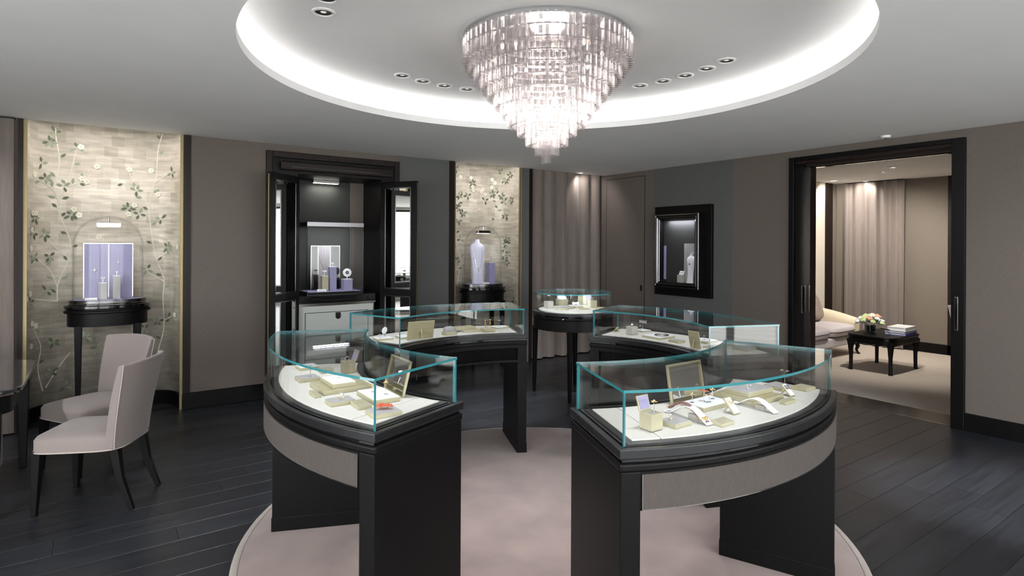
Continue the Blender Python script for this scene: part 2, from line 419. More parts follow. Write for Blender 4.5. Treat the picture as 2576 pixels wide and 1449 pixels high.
def alcove(idx, ac, hw, stems, flowers, leaves):
    dep = .44; ZT = 2.82
    C = niche_curve(ac, hw, dep, 96); acc = [0]
    for i in range(96): acc.append(acc[-1]+hypot(C[i+1][0]-C[i][0], C[i+1][1]-C[i][1]))
    tot = acc[-1]
    def at(s_, z, off=.0015):
        q = min(max(s_+tot/2, 0), tot-1e-6); k = 0
        while acc[k+1] < q: k += 1
        f = (q-acc[k])/(acc[k+1]-acc[k]); x = C[k][0]+f*(C[k+1][0]-C[k][0]); y_ = C[k][1]+f*(C[k+1][1]-C[k][1])
        tx, ty = (C[k+1][0]-C[k][0]), (C[k+1][1]-C[k][1]); l = hypot(tx, ty)
        return (x-ty/l*off, y_+tx/l*off, z)
    me = bpy.data.meshes.new('wall_alcove')
    V = []; Fc = []; U = []
    for j, z in enumerate((0, ZT)):
        for i, (x, y_) in enumerate(C): V.append((x, y_, z)); U.append((acc[i], z))
    n = len(C)
    for i in range(n-1): Fc.append((i, i+1, n+i+1, n+i))
    me.from_pydata(V, [], Fc); me.materials.append(MATS['silver_leaf'])
    uvl = me.uv_layers.new(name='UVMap')
    for p in me.polygons:
        p.use_smooth = True
        for li in p.loop_indices: uvl.data[li].uv = U[me.loops[li].vertex_index]
    w = struct(obj('wall_alcove_%d' % idx, me))
    md = w.modifiers.new('solid', 'SOLIDIFY'); md.thickness = .02; md.offset = 1
    # top of the slot, baseboard, gilt edges
    cap = [(x, y_) for x, y_ in C]
    MB().prism(cap, ZT, ZT+.03).build('slot_top', 'plaster', w)
    inner = [at(acc[i]-tot/2, 0, .02)[:2] for i in range(1, 96)]
    MB().prism([C[0]]+inner+[C[-1]]+C[::-1][1:-1], 0, .13).build('skirting', 'black_wood', w)
    for s_ in (-1, 1):
        x = ac+s_*(hw-.012)
        MB().box(x-.012, x+.012, -.03, -.004, 0, ZT).build('gilt_edge', 'gold_trim', w)
    # painted decoration lying on the paper
    st = MB(); lf = MB(); lp = MB(); fw_ = MB(); rng = random.Random(idx)
    def ribbon(mb, pts, w0, w1, off):
        # smooth by Catmull-Rom
        P = [pts[0]]+list(pts)+[pts[-1]]; Q = []
        for i in range(1, len(P)-2):
            for t in range(6):
                t /= 6
                q = [0, 0]
                for d in (0, 1):
                    p0, p1, p2, p3 = P[i-1][d], P[i][d], P[i+1][d], P[i+2][d]
                    q[d] = .5*((2*p1)+(-p0+p2)*t+(2*p0-5*p1+4*p2-p3)*t*t+(-p0+3*p1-3*p2+p3)*t**3)
                Q.append(q)
        Q.append(list(pts[-1])); vs_ = []; k = len(Q)
        for i, (s_, z) in enumerate(Q):
            a_ = Q[max(i-1, 0)]; b_ = Q[min(i+1, k-1)]; dx, dz = b_[0]-a_[0], b_[1]-a_[1]; l = hypot(dx, dz) or 1
            ww = w0+(w1-w0)*i/k; ww *= 1+.25*sin(i*2.1)
            vs_ += [at(s_-dz/l*ww, z+dx/l*ww, off), at(s_+dz/l*ww, z-dx/l*ww, off)]
        mb.add(vs_, [(2*i, 2*i+1, 2*i+3, 2*i+2) for i in range(k-1)])
        return Q
    def leaf(mb, s_, z, ang, Ln, W, off=.003):
        pts = []
        for t, w_ in ((0, 0), (.3, .8), (.55, 1), (.8, .6), (1, 0)): pts.append((t*Ln, w_*W))
        out = [(x, w_) for x, w_ in pts]+[(x, -w_) for x, w_ in pts[-2:0:-1]]
        mb.add([at(s_+x*cos(ang)-y_*sin(ang), z+x*sin(ang)+y_*cos(ang), off) for x, y_ in out], [tuple(range(len(out)))])
    for k, s_ in enumerate(stems):
        Q = ribbon(st, s_, .0055, .003, .0018)
        if len(s_) > 3 or rng.random() < .5:
            for i in range(3, len(Q)-1, 4):
                sd = 1 if (i//4) % 2 else -1
                ang = math.atan2(Q[i+1][1]-Q[i-1][1], Q[i+1][0]-Q[i-1][0])+sd*rng.uniform(.8, 1.2)
                leaf(lf if rng.random() < .5 else lp, Q[i][0]+.012*cos(ang), Q[i][1]+.012*sin(ang), ang, rng.uniform(.045, .062), .0125)
    for (s_, z) in leaves:
        n_ = rng.choice([3, 4, 5, 6]); a0 = rng.uniform(0, 6.28)
        for i in range(n_):
            ang = a0+2*pi*i/n_*.9+rng.uniform(-.2, .2)
            leaf(lf if rng.random() < .6 else lp, s_+.008*cos(ang), z+.008*sin(ang), ang, rng.uniform(.042, .062), .0125)
    for (s_, z) in flowers:
        for i in range(5):
            ang = 2*pi*i/5+rng.uniform(-.1, .1)
            leaf(fw_, s_, z, ang, .03, .0135, .0045)
        leaf(lp, s_-.005, z, 0, .010, .004, .0055)
    st.build('painted_stem', 'stem_paint', w); lf.build('painted_dark_foliage', 'leaf_dark', w)
    lp.build('painted_pale_foliage', 'leaf_pale', w); fw_.build('painted_blossom', 'flower_paint', w)
    # hidden strip lighting the paper from the ceiling slot
    lb = MB().box(ac-hw+.10, ac+hw-.10, -.075, -.045, H+.07, H+.09).build('alcove_light_bar', 'white_metal')
    tag(lb, 'light bar in the ceiling slot over the %s papered alcove' % ('left' if idx == 1 else 'rear'), 'light bar')
    MB().box(ac-hw+.11, ac+hw-.11, -.073, -.047, H+.066, H+.07).build('diffuser', 'led_white', lb)
    light('AREA', 'alcove_lamp', 1.25 if idx == 1 else 1.05, (1, .975, .95), lb, (ac, -.07, H+.06), (R(-8), 0, 0), (hw-.12)*2, .04)
    return w
alcove(1, 6.121, .59, S1, F1, L1)
alcove(2, 2.044, .519, S2, F2, L2)
struct(MB().box(1.40, 2.62, -.62, -.56, 0, 2.95).box(5.45, 6.8, -.62, -.56, 0, 2.95).build('wall_void', 'black_wood'))

# ---- right-hand wall (plane X = 0) with a doorway
DB0, DB1, DZ = 2.903, 4.502, 2.556
wr = MB()
wr.box(-.43, 0, -.3, 2.95, 0, H+.3); wr.box(-.43, 0, 4.46, 9.2, 0, H+.3); wr.box(-.43, 0, 2.95, 4.46, 2.52, H+.3)
wr = struct(wr.build('wall_right', 'taupe_fabric'))
MB().box(0, .005, .975, 2.202, .16, H).build('fabric_panel', 'grey_fabric', wr)
jb = MB().box(0, .004, .068, .808, .0, 2.556).build('jib_door', 'taupe_fabric', wr)
for q in ((.060, .068, 0, 2.562), (.808, .816, 0, 2.562)): MB().box(-.001, .002, q[0], q[1], q[2], q[3]).build('door_seam', 'brown_wood', wr)
MB().box(-.001, .002, .06, .816, 2.556, 2.564).build('door_seam', 'brown_wood', wr)
MB().box(.003, .012, .745, .775, .96, 1.04).build('flush_pull', 'brown_wood', wr, bevel=.003)
struct(MB().box(0, .022, 4.502, 9.2, 0, .15).box(0, .022, .82, 2.903, 0, .15).build('baseboard_right', 'black_wood', bevel=.004))
dr = MB()
dr.box(-.01, .03, DB0, 2.96, 0, DZ); dr.box(-.01, .03, 4.40, DB1, 0, DZ); dr.box(-.01, .03, 2.96, 4.40, 2.515, DZ)
dr = struct(dr.build('door_1', 'black_wood', bevel=.005))
MB().box(-.43, -.01, 2.94, 2.965, 0, 2.515).build('jamb_lining', 'black_wood', dr)
MB().box(-.43, -.01, 4.42, 4.46, 0, 2.515).build('jamb_lining', 'black_wood', dr)
MB().box(-.43, -.01, 2.965, 4.42, 2.49, 2.515).build('head_lining', 'brown_wood', dr)
MB().box(-.30, -.10, 3.03, 4.42, 2.462, 2.49).build('track', 'brown_wood', dr)
MB().box(-.235, -.165, 3.03, 4.42, 2.452, 2.463).build('track_slot', 'lacquer', dr)
lv = MB().box(-.36, -.25, 2.965, 3.0, .01, 2.49).build('sliding_leaf', 'brown_wood', dr, bevel=.003)
MB().box(-.25, -.238, 2.965, 3.002, .01, 2.49).build('metal_edge', 'chrome', lv)
for (x0, x1, y0, y1) in ((-.20, -.13, 2.965, 2.972), (-.003, .036, 4.428, 4.456)):
    h_ = MB().box(x0, x1, y0, y1, .86, 1.16).build('pull_plate', 'chrome', dr, bevel=.002)
    MB().box(x0+.008 if x1 < 0 else x0, x1-.008 if x1 < 0 else x1+.001, y0+(.006 if x1 > 0 else .001), y1+.001 if x1 < 0 else y1-.006, .875, 1.145).build('pull_recess', 'lacquer', h_)
struct(MB().box(-.45, -.03, 2.965, 4.42, -.03, .001).build('floor_threshold', 'stone'))
MB().box(-.03, -.018, 2.965, 4.42, -.01, .003).build('metal_strip', 'silver', bpy.data.objects['floor_threshold'])
# smoke detector ring near the door
t = thing('ceiling_sensor', 'small white round sensor on the ceiling above the doorway', 'sensor', (.18, 3.93, H))
MB().lathe([(.001, -.022), (.035, -.02), (.045, -.006), (.045, 0)], 20).build('housing', 'white_metal', t, smooth=40)
MB().lathe([(.012, -.026), (.012, -.022)], 12).build('lens', 'downlight_can', t)

# ---- unseen glazed shopfronts added behind the camera to fill the room with world light
def fill_shopfront(nm, axis):
    wall = MB(); fr = MB()
    def bx(mb, u0, u1, d0, d1, z0, z1, m=0):
        mb.box(9.2+d0, 9.2+d1, u0, u1, z0, z1, m) if axis == 'x' else mb.box(u0, u1, 9.2+d0, 9.2+d1, z0, z1, m)
    bx(wall, -.43 if axis == 'y' else -.3, 9.2, 0, .15, 2.55, H+.3); bx(wall, -.43 if axis == 'y' else -.3, 9.2, 0, .15, 0, .12)
    U0 = 3.0 if axis == 'x' else .35
    bx(wall, -.43 if axis == 'y' else -.3, U0, 0, .15, .12, 2.55); bx(wall, 8.95, 9.2 if axis == 'y' else 9.35, 0, .15, .12, 2.55)
    w = struct(wall.build(nm, 'cream_wall'))
    n = 5 if axis == 'y' else 4; st = (8.95-U0)/n
    for i in range(n):
        u0, u1 = U0+st*i, U0+st*(i+1)
        wn = MB(); bx(wn, u0, u0+.05, .03, .11, .12, 2.55); bx(wn, u1-.05, u1, .03, .11, .12, 2.55); bx(wn, u0+.05, u1-.05, .03, .11, .12, .17); bx(wn, u0+.05, u1-.05, .03, .11, 2.50, 2.55)
        wn.build('fill_window_frame', 'black_wood', w)
        pn_ = MB(); bx(pn_, u0+.05, u1-.05, .066, .074, .17, 2.50); pn_.build('fill_window_pane', 'pane', w)
    d = bpy.data.lights.new('portal', 'AREA'); d.shape = 'RECTANGLE'; d.size = 8.95-U0; d.size_y = 2.38; d.cycles.is_portal = True
    o = bpy.data.objects.new('portal', d); COL.objects.link(o); o.parent = w
    o.location = (9.37, (U0+8.95)/2, 1.335) if axis == 'x' else ((U0+8.95)/2, 9.37, 1.335)
    o.rotation_euler = (R(90), 0, R(90)) if axis == 'x' else (R(90), 0, R(180))
fill_shopfront('wall_back', 'x'); fill_shopfront('wall_front', 'y')
struct(MB().box(9.35, 30, -20, 30, -.08, -.01).box(-20, 9.35, 9.35, 30, -.08, -.01).build('floor_outside_bounce', 'bounce_paving'))  # unseen pale ground, added to throw world light up onto the ceiling

# ================================================================ CURTAINS
def curtain(name, label, x0, x1, y0, z0, z1, folds, amp, seed, axis='x'):
    rng = random.Random(seed); ph = [rng.uniform(-.5, .5) for _ in range(40)]
    nu = folds*12
    def off(u, v):
        k = u*folds; i = int(k)
        f = sin(2*pi*k+ph[i % 40]*.8*sin(2*pi*u))
        return amp*(.55+.45*v)*(f+.25*sin(4*pi*k+1.3))*(.75+.35*sin(i*1.7+seed))
    def front(u, v):
        x = x0+(x1-x0)*u+.012*sin(2*pi*u*folds+v*1.2); y_ = y0+off(u, 1-v*.8); z = z0+(z1-z0)*v
        return (x, y_, z) if axis == 'x' else (y_, x, z)
    def back(u, v):
        p = front(u, v); return (p[0], p[1]-.006, p[2]) if axis == 'x' else (p[0]-.006, p[1], p[2])
    t = thing(name, label, 'curtain', ((x0+x1)/2, y0, 0) if axis == 'x' else (y0, (x0+x1)/2, 0))
    o = MB().slab(front, back, nu, 6).build('drape', 'curtain', t, smooth=70); o.location = tuple(-v for v in t.location)
    hm = MB().slab(lambda u, v: tuple(map(sum, zip(front(u, v*.012), (0, .0015, 0) if axis == 'x' else (.0015, 0, 0)))), lambda u, v: front(u, v*.012), nu, 1).build('hem_seam', 'curtain', o, smooth=70)
    r = MB().box(x0, x1, y0-.03, y0+.03, z1-.004, z1).build('track', 'black_wood', t) if axis == 'x' else MB().box(y0-.03, y0+.03, x0, x1, z1-.004, z1).build('track', 'black_wood', t)
    r.location = tuple(-v for v in t.location)
    return t
curtain('curtain', 'long taupe curtain in soft folds in the far corner of the shop', .03, 1.345, -.05, .015, H+.02, 6, .06, 3)
curtain('curtain', 'taupe curtain at the left edge beside the papered alcove', 6.76, 7.7, .05, .015, H-.01, 6, .03, 5)

# ================================================================ RUG
rg = thing('round_rug', 'large round dusty pink rug with pale edge under the showcases', 'rug', (4.055, 3.715, 0))
MB().lathe([(1.63, 0), (1.632, .012), (1.625, .016), (.001, .016)], 128, close=False).build('pile', 'rug', rg, smooth=60)
MB().lathe([(1.63, 0), (1.661, 0), (1.664, .006), (1.655, .014), (1.632, .0165), (1.628, .0165)], 128, close=False).build('border', 'rug_edge', rg, smooth=60)
# ================================================================ CURVED SHOWCASES
RI, RX = .993, 1.520
SD = (sin(R(22.4)), cos(R(22.4))); SN = (cos(R(22.4)), -sin(R(22.4))); SP = (.521, .845)
OY = 1.2
def side_pt(sg, off, r):
    px, py = SP[0]-off*SN[0], SP[1]-off*SN[1]
    b_ = px*SD[0]+py*SD[1]; c_ = px*px+py*py-r*r
    t_ = -b_+sqrt(max(b_*b_-c_, 0)); return (sg*(px+t_*SD[0]), py+t_*SD[1])
def case_poly(ri, ro, left, right, n=22):
    """left/right = (side sign, inset); polygon in the case's own frame"""
    out = []
    for r, (A, B) in ((ri, (left, right)), (ro, (right, left))):
        p, q = side_pt(A[0], A[1], r), side_pt(B[0], B[1], r)
        a0, a1 = math.atan2(p[0], p[1]), math.atan2(q[0], q[1])
        k = max(2, int(n*abs(a1-a0)/1.0))
        out += [(r*sin(a0+(a1-a0)*i/k), r*cos(a0+(a1-a0)*i/k)-OY) for i in range(k+1)]
    return out
def full(ins): return case_poly(RI+ins, RX-ins, (-1, ins), (1, ins))
ZC = .90
def make_case():
    t = thing('curved_showcase', '', 'showcase')
    MB().prism(full(0), .864, .898).build('rim', 'rim_wood', t, bevel=.004)
    MB().prism(full(.014), .850, .864).build('shadow_gap', 'lacquer', t)
    MB().prism(full(.002), .818, .851).build('moulding', 'black_case', t, bevel=.010, seg=3)
    ap = MB().prism(case_poly(RX-.05, RX-.008, (-1, .06), (1, .06)), .688, .82).build('outer_apron', 'black_case', t)
    MB().prism(case_poly(RX-.012, RX-.002, (-1, .082), (1, .082)), .694, .812).build('fabric_band', 'band_fabric', ap)
    ed = MB().prism(case_poly(RX-.012, RX-.001, (-1, .079), (1, .079)), .690, .694)
    for sg in (-1, 1): ed.prism(case_poly(RX-.012, RX-.001, (sg, .079), (sg, .082)), .690, .812)
    ed.build('metal_edging', 'chrome', ap)
    ia = MB().prism(case_poly(RI+.035, RI+.055, (-1, .06), (1, .06)), .70, .82).build('inner_apron', 'void_black', t)
    MB().prism(case_poly(RI+.006, RI+.04, (-1, .06), (1, .06)), .795, .82).prism(case_poly(RI+.006, RI+.04, (-1, .06), (1, .06)), .688, .705).build('apron_rail', 'black_case', ia)
    MB().prism(case_poly(RI+.03, RX-.03, (-1, .05), (1, .05)), .688, .70).build('underside', 'black_case', t)
    for sg in (-1, 1):
        lg = MB().prism(case_poly(RI+.006, RX-.006, (sg, .076), (sg, .006)), .0, .82).build('leg_panel', 'black_case', t, bevel=.004)
        MB().prism(case_poly(RI+.003, RX-.003, (sg, .079), (sg, .003)), .0, .075).build('plinth', 'black_case', lg, bevel=.002)
    # deck
    fr = case_poly
    MB().prism(full(.045), .898, .902).build('deck_frame', 'rim_wood', t, bevel=.002)
    MB().prism(fr(RI+.07, RX-.07, (-1, .182), (1, .182)), .902, .908).build('display_pad', 'pad', t, bevel=.002)
    for sg in (-1, 1):
        MB().prism(fr(RI+.07, RX-.07, (sg, .179), (sg, .072)), .902, .908).build('display_pad', 'pad', t, bevel=.002)
    # glass hood: material 0 = clear face, 1 = green cut edge
    g0, th, z1 = .022, .010, 1.092
    gl = ['pane', 'pane_edge']
    def wall(name, ri, ro, A, B, z0, z1_):
        poly = case_poly(ri, ro, A, B); n = len(poly); mb = MB()
        mb.prism(poly, z0, z1_, 1, 0)
        half = n//2
        # end faces of a curved pane are cut edges
        for k in range(len(mb.m)):
            f = mb.f[k]
            if len(f) == 4:
                ids = sorted(i % n for i in f); 
                if ids in ([half-1, half-1, half, half], [0, 0, n-1, n-1]): mb.m[k] = 1
        return mb.build(name, gl, t, smooth=30)
    MB().prism(full(g0-.002), z1-th, z1, 0, 1).build('top_pane', gl, t)
    wall('curved_pane', RX-g0-th, RX-g0, (-1, g0), (1, g0), .898, z1-th)
    wall('curved_pane', RI+g0, RI+g0+th, (-1, g0), (1, g0), .898, z1-th)
    for sg in (-1, 1):
        pl = case_poly(RI+g0+th, RX-g0-th, (sg, g0+th), (sg, g0)); mb = MB().prism(pl, .898, z1-th, 1, 0)
        # narrow ends are cut edges
        for k, f in enumerate(mb.f):
            if len(f) == 4:
                p, q = mb.v[f[0]], mb.v[f[1]]
                if hypot(p[0]-q[0], p[1]-q[1]) < .02: mb.m[k] = 1
        mb.build('side_pane', gl, t)
    return t
case0 = make_case()
CASES = [(0, 'curved glass-topped showcase at front left, coral flowers on a tray in its near corner'),
         (90, 'curved glass-topped showcase at front right, pale ring cube in its near corner'),
         (180, 'curved glass-topped showcase at rear right, in front of the wall vitrine'),
         (270, 'curved glass-topped showcase at rear left, in front of the open mirrored cabinet')]
for i, (ang, lab) in enumerate(CASES):
    o = case0 if i == 0 else copy_tree(case0)
    o['label'] = lab; o['group'] = 'curved showcases in a ring'
    o.location = (CC[0]+OY*cos(R(ang)), CC[1]+OY*sin(R(ang)), .0165); o.rotation_euler = (0, 0, R(ang-90))
ZD = .908+.0165

# ================================================================ JEWELLERY DISPLAYS
def tray(name, label, x, y, w, d, h, z=None, side='satin', top='silk_white', rz=0, lip=.004):
    t = thing(name, label, 'display tray', (x, y, ZD if z is None else z), rz)
    MB().box(-w/2, w/2, -d/2, d/2, 0, h-.003).build('base', side, t, bevel=.0015)
    MB().box(-w/2+lip, w/2-lip, -d/2+lip, d/2-lip, h-.003, h).build('top_pad', top, t)
    return t
def block(name, label, x, y, w, h, z=None, side='satin', rz=0, lid=None, cat='display block'):
    t = thing(name, label, cat, (x, y, ZD if z is None else z), rz)
    MB().box(-w/2, w/2, -w/2, w/2, .002, h).build('body', side, t, bevel=.0015)
    MB().box(-w*.16, w*.16, -w*.12, w*.12, h, h+.0012).build('slot', 'satin_grey', t)
    MB().box(-w/2+.002, w/2-.002, -w/2+.002, w/2-.002, 0, .002).build('foot', 'dark_lining', t)
    if lid:
        o = MB().box(-w/2, w/2, -.003, .003, 0, w*.92).build('open_lid', 'satin_gold', t, bevel=.001)
        o.location = lid[0]; o.rotation_euler = lid[1]
        MB().box(-w/2+.005, w/2-.005, .003, .0045, .005, w*.86).build('lid_lining', 'lavender', o)
    return t
def blossom(mb, c, r, n=5, tilt=.5):
    for i in range(n):
        a = 2*pi*i/n
        mb.ell((c[0]+r*.6*cos(a), c[1]+r*.6*sin(a), c[2]+.2*r*(i % 2)), (r*.42, r*.42, r*.22), nu=7, nv=5)
def flower_ring(name, label, x, y, z, h, r=.010, m='gold', gem='pearl', twin=False, foot=True):
    t = thing(name, label, 'ring', (x, y, z))
    if h > 0:
        MB().tube([(0, 0, 0), (0, 0, h)], .0011, 6).build('stand', 'silver', t)
        if foot: MB().lathe([(.007, 0), (.007, .0015)], 12).build('stand_foot', 'silver', t)
    if twin:
        MB().tube([(0, -.013, h), (0, .013, h)], .001, 6).build('crossbar', 'silver', t)
    for k in ((-1, 1) if twin else (0,)):
        mb = MB(); blossom(mb, (0, k*.013, h+r*.3), r); mb.build('petals', m, t, smooth=60)
        MB().ell((0, k*.013, h+r*.55), (r*.3, r*.3, r*.3), nu=8, nv=6).build('gem', gem, t, smooth=60)
    return t
def finger_ring(name, label, x, y, z, m='silver', gem='pearl', r=.010):
    t = thing(name, label, 'ring', (x, y, z))
    MB().tube([(r*cos(a), 0, r+r*sin(a)+.001) for a in [2*pi*i/16 for i in range(17)]], .0012, 5, cap=False).build('band', m, t, smooth=60)
    mb = MB(); blossom(mb, (0, 0, 2*r), r*.6, 6); mb.build('setting', gem, t, smooth=60)
    return t
def plaque(name, label, x, y, w, d, h, z=None, m='satin', rz=0):
    t = thing(name, label, 'name plate', (x, y, ZD if z is None else z), rz)
    MB().add([(-w/2, -d/2, 0), (w/2, -d/2, 0), (w/2, d/2, 0), (-w/2, d/2, 0), (-w/2, -d/2, h), (w/2, -d/2, h), (w/2, d/2, h*.7), (-w/2, d/2, h*.7)],
             [(0,3,2,1),(4,5,6,7),(0,1,5,4),(1,2,6,5),(2,3,7,6),(3,0,4,7)]).build('bar', m, t, bevel=.001)
    MB().box(-w*.3, w*.3, -.0015, .0015, h*.86, h*.89).build('engraved_line', 'satin_grey', t)
    return t
def studs(name, label, pts, x, y, z, m='silver'):
    t = thing(name, label, 'earrings', (x, y, z))
    for (dx, dy) in pts:
        mb = MB(); blossom(mb, (dx, dy, .003), .0045); mb.build('stud', m, t, smooth=60)
    return t
def tilt_card(name, label, x, y, w, l, ang, rz=0, z=None, front='silk_white', back='satin_gold', cat='display stand', gem=None):
    """panel leaning back on a strut; its face looks along local -Y... tilted by ang from vertical"""
    t = thing(name, label, cat, (x, y, ZD if z is None else z), rz)
    p = MB().box(-w/2, w/2, -.003, .003, 0, l).build('panel', back, t, bevel=.001); p.rotation_euler = (-ang, 0, 0); p.location = (0, 0, .002)
    MB().box(-w/2+.004, w/2-.004, -.0042, -.003, .004, l-.004).build('face', front, p)
    MB().add([(-.004, .003, l*.6), (.004, .003, l*.6), (.004, .003+l*.55*sin(ang)+.01, 0.0), (-.004, .003+l*.55*sin(ang)+.01, 0.0), (-.004, .006, l*.6), (.004, .006, l*.6), (.004, .016+l*.55*sin(ang), 0), (-.004, .016+l*.55*sin(ang), 0)],
             [(0,1,2,3),(7,6,5,4),(0,4,5,1),(1,5,6,2),(2,6,7,3),(3,7,4,0)]).build('strut', back, t).location = (0, l*.35*sin(ang), 0)
    if gem:
        for k in (-.28, .0, .28):
            mb = MB(); 
            for q in range(5): mb.ell((k*w, -.006, l*(.82-.07*q)), (.0022, .002, .0022), nu=6, nv=4)
            mb.build('chain', gem, p, smooth=60)
    return t
def mirror_stand(name, label, x, y, w, h, ang, rz):
    t = thing(name, label, 'mirror', (x, y, ZD), rz)
    f = MB(); e = .008
    f.box(-w/2, w/2, -.005, .005, 0, e); f.box(-w/2, w/2, -.005, .005, h-e, h); f.box(-w/2, -w/2+e, -.005, .005, e, h-e); f.box(w/2-e, w/2, -.005, .005, e, h-e)
    fo = f.build('frame', 'satin', t, bevel=.001); fo.rotation_euler = (-ang, 0, 0)
    MB().box(-w/2+e, w/2-e, -.001, .001, e, h-e).build('mirror_glass', 'mirror', fo)
    g = MB(); i = e
    g.box(-w/2+i, w/2-i, -.006, -.001, i, i+.003); g.box(-w/2+i, w/2-i, -.006, -.001, h-i-.003, h-i); g.box(-w/2+i, -w/2+i+.003, -.006, -.001, i, h-i); g.box(w/2-i-.003, w/2-i, -.006, -.001, i, h-i)
    g.build('inner_bead', 'gold_trim', fo)
    return t
def ramp(name, label, x, y, w, l, hmax, rz, strap=None):
    """curved white display ramp rising to an arch at the back"""
    t = thing(name, label, 'display ramp', (x, y, ZD), rz)
    def hgt(u): return hmax*(sin(pi*min(u*1.15, 1))**1.3 if u < .87 else 0)*1.0+.004
    fr = lambda u, v: ((v-.5)*w, (.5-u)*l*-1, hgt(1-u)+.003)
    bk = lambda u, v: ((v-.5)*w, (.5-u)*l*-1, hgt(1-u))
    MB().slab(fr, bk, 18, 2).build('ramp', 'silk_white', t, smooth=50)
    MB().box(-w*.2, w*.2, l*.05, l*.25, 0, hmax*.55).build('support', 'satin_grey', t)
    if strap:
        b_ = thing('bracelet', strap, 'bracelet', (x, y, ZD), rz)
        for k in range(3):
            MB().tube([((k-1)*w*.2, -l/2+l*u, hgt(u)+.0075+.001*sin(u*40+k*2)) for u in [i/24 for i in range(2, 24)]], w*.12, 6).build('cord', 'plum_strap', b_, smooth=70)
        mb = MB()
        for i in range(7):
            a = 2*pi*i/7; mb.ell((.012*cos(a), l*.34+.016*sin(a), hgt(.84)+.014+.003*(i % 2)), (.007, .007, .005), nu=7, nv=5)
        mb.build('flower_clasp', 'gold', b_, smooth=60)
        mb = MB(); blossom(mb, (0, -l*.42, hgt(.08)+.011), .012); mb.build('clasp_end', 'gold', b_, smooth=60)
    return t

# ---- front right case
block('ring_cube', 'pale cube with open lilac lid at the near corner of the front right showcase', 4.53, 4.94, .060, .062, side='satin', lid=((.0, -.030, .062), (R(18), 0, 0)))
flower_ring('flower_ring', 'gold flower ring on a stem on the cube in the front right showcase', 4.52, 4.945, ZD+.062, .034, .013, 'gold', 'pearl')
tray('display_tray', 'low tray holding a single ring beside the pale cube, front right showcase', 4.415, 4.955, .095, .082, .018, top='silk_grey')
finger_ring('finger_ring', 'small gold ring lying on the low tray beside the pale cube', 4.43, 4.945, ZD+.018, 'gold')
ramp('display_ramp', 'arched white ramp carrying the braided bracelet, front right showcase', 4.312, 4.93, .034, .22, .045, R(-4), 'braided plum bracelet with gold flower clasp on the white ramp')
plaque('name_plate', 'large pale green name plate near the outer edge of the front right showcase', 4.262, 5.055, .075, .048, .018)
tray('display_tray', 'wide white tray with three flower jewels before the framed mirror, front right showcase', 4.10, 4.862, .19, .115, .02)
mirror_stand('table_mirror', 'tilted rectangular mirror in pale gold frame, front right showcase', 4.097, 4.768, .225, .165, R(10), pi)
flower_ring('flower_ring', 'gold flower ring leftmost on the wide white tray, front right showcase', 4.165, 4.84, ZD+.02, .030, .012, 'gold', 'pearl')
flower_ring('flower_earrings', 'pair of red and gold flower earrings on the wide white tray', 4.112, 4.858, ZD+.02, .042, .011, 'rose', 'ruby', twin=True)
flower_ring('flower_ring', 'blue gem ring low in the middle of the wide white tray', 4.10, 4.875, ZD+.02, .026, .012, 'gold', 'sapphire')
flower_ring('flower_ring', 'gold and pearl flower ring rightmost on the wide white tray, front right showcase', 4.045, 4.852, ZD+.02, .036, .013, 'gold', 'pearl')
tilt_card('pendant_card', 'tilted white card with a gold flower pendant, front right showcase', 4.105, 5.01, .042, .075, R(42), pi, gem='gold')
ramp('display_ramp', 'plain white curved ramp behind the tilted pendant card, front right showcase', 3.965, 4.995, .034, .20, .038, R(-2))
studs('stud_earrings', 'two tiny silver studs at the foot of the plain white ramp', [(0, 0), (-.012, 0)], 3.972, 5.082, ZD+.008)
tray('display_tray', 'large pale gold lower tray of the stepped pair, front right showcase', 3.838, 4.885, .225, .205, .022, side='satin', top='satin_gold')
tray('display_tray', 'smaller grey upper tray of the stepped pair, front right showcase', 3.82, 4.88, .19, .115, .022, z=ZD+.022, top='silk_grey')
finger_ring('finger_ring', 'silver flower ring nearest the left on the stepped grey tray', 3.86, 4.895, ZD+.044, 'silver', 'pearl', .008)
finger_ring('finger_ring', 'pearl ring at the centre of the stepped grey tray', 3.81, 4.875, ZD+.044, 'silver', 'pearl', .009)
plaque('name_plate', 'slim pale green name plate right of the stepped trays, front right showcase', 3.772, 5.03, .085, .028, .017)
tilt_card('necklace_card', 'small tilted white card with a dark chain near the right end, front right showcase', 3.650, 4.985, .038, .065, R(45), pi, gem='pen_black')
tray('display_tray', 'grey-topped tray under the silver flower earrings, front right showcase', 3.55, 4.86, .11, .10, .016, top='silk_grey')
flower_ring('flower_earrings', 'pair of silver flower earrings on a T stand at the right end, front right showcase', 3.525, 4.875, ZD+.016, .062, .011, 'silver', 'pearl', twin=True)
tray('display_tray', 'small pale green tray at the far right end of the front right showcase', 3.478, 4.94, .085, .075, .016, top='satin')
# ---- front left case
tray('display_tray', 'low tray with coral flowers in the near corner of the front left showcase', 5.265, 4.215, .115, .10, .018, top='silk_grey')
mb_ = thing('coral_brooch', 'cluster of coral red flowers on the near tray, front left showcase', 'brooch', (5.262, 4.205, ZD+.018))
for i, (dx, dy) in enumerate(((-.016, 0), (.0, .008), (.017, -.004), (.006, -.014), (-.022, .012))):
    q = MB(); blossom(q, (dx, dy, .012+.003*(i % 2)), .014); q.build('coral_flower', 'coral', mb_, smooth=60)
MB().tube([(-.02, 0, .002), (.02, 0, .006)], .0015, 6).build('pin', 'gold', mb_)
plaque('name_plate', 'wide pale green name plate beside the coral flower tray, front left showcase', 5.30, 4.062, .055, .10, .018)
tray('display_tray', 'low grey tray with a pearl ring, front left showcase', 5.353, 3.962, .105, .085, .018, top='silk_grey')
finger_ring('finger_ring', 'pearl cluster ring on the low grey tray, front left showcase', 5.35, 3.965, ZD+.018, 'gold', 'pearl', .011)
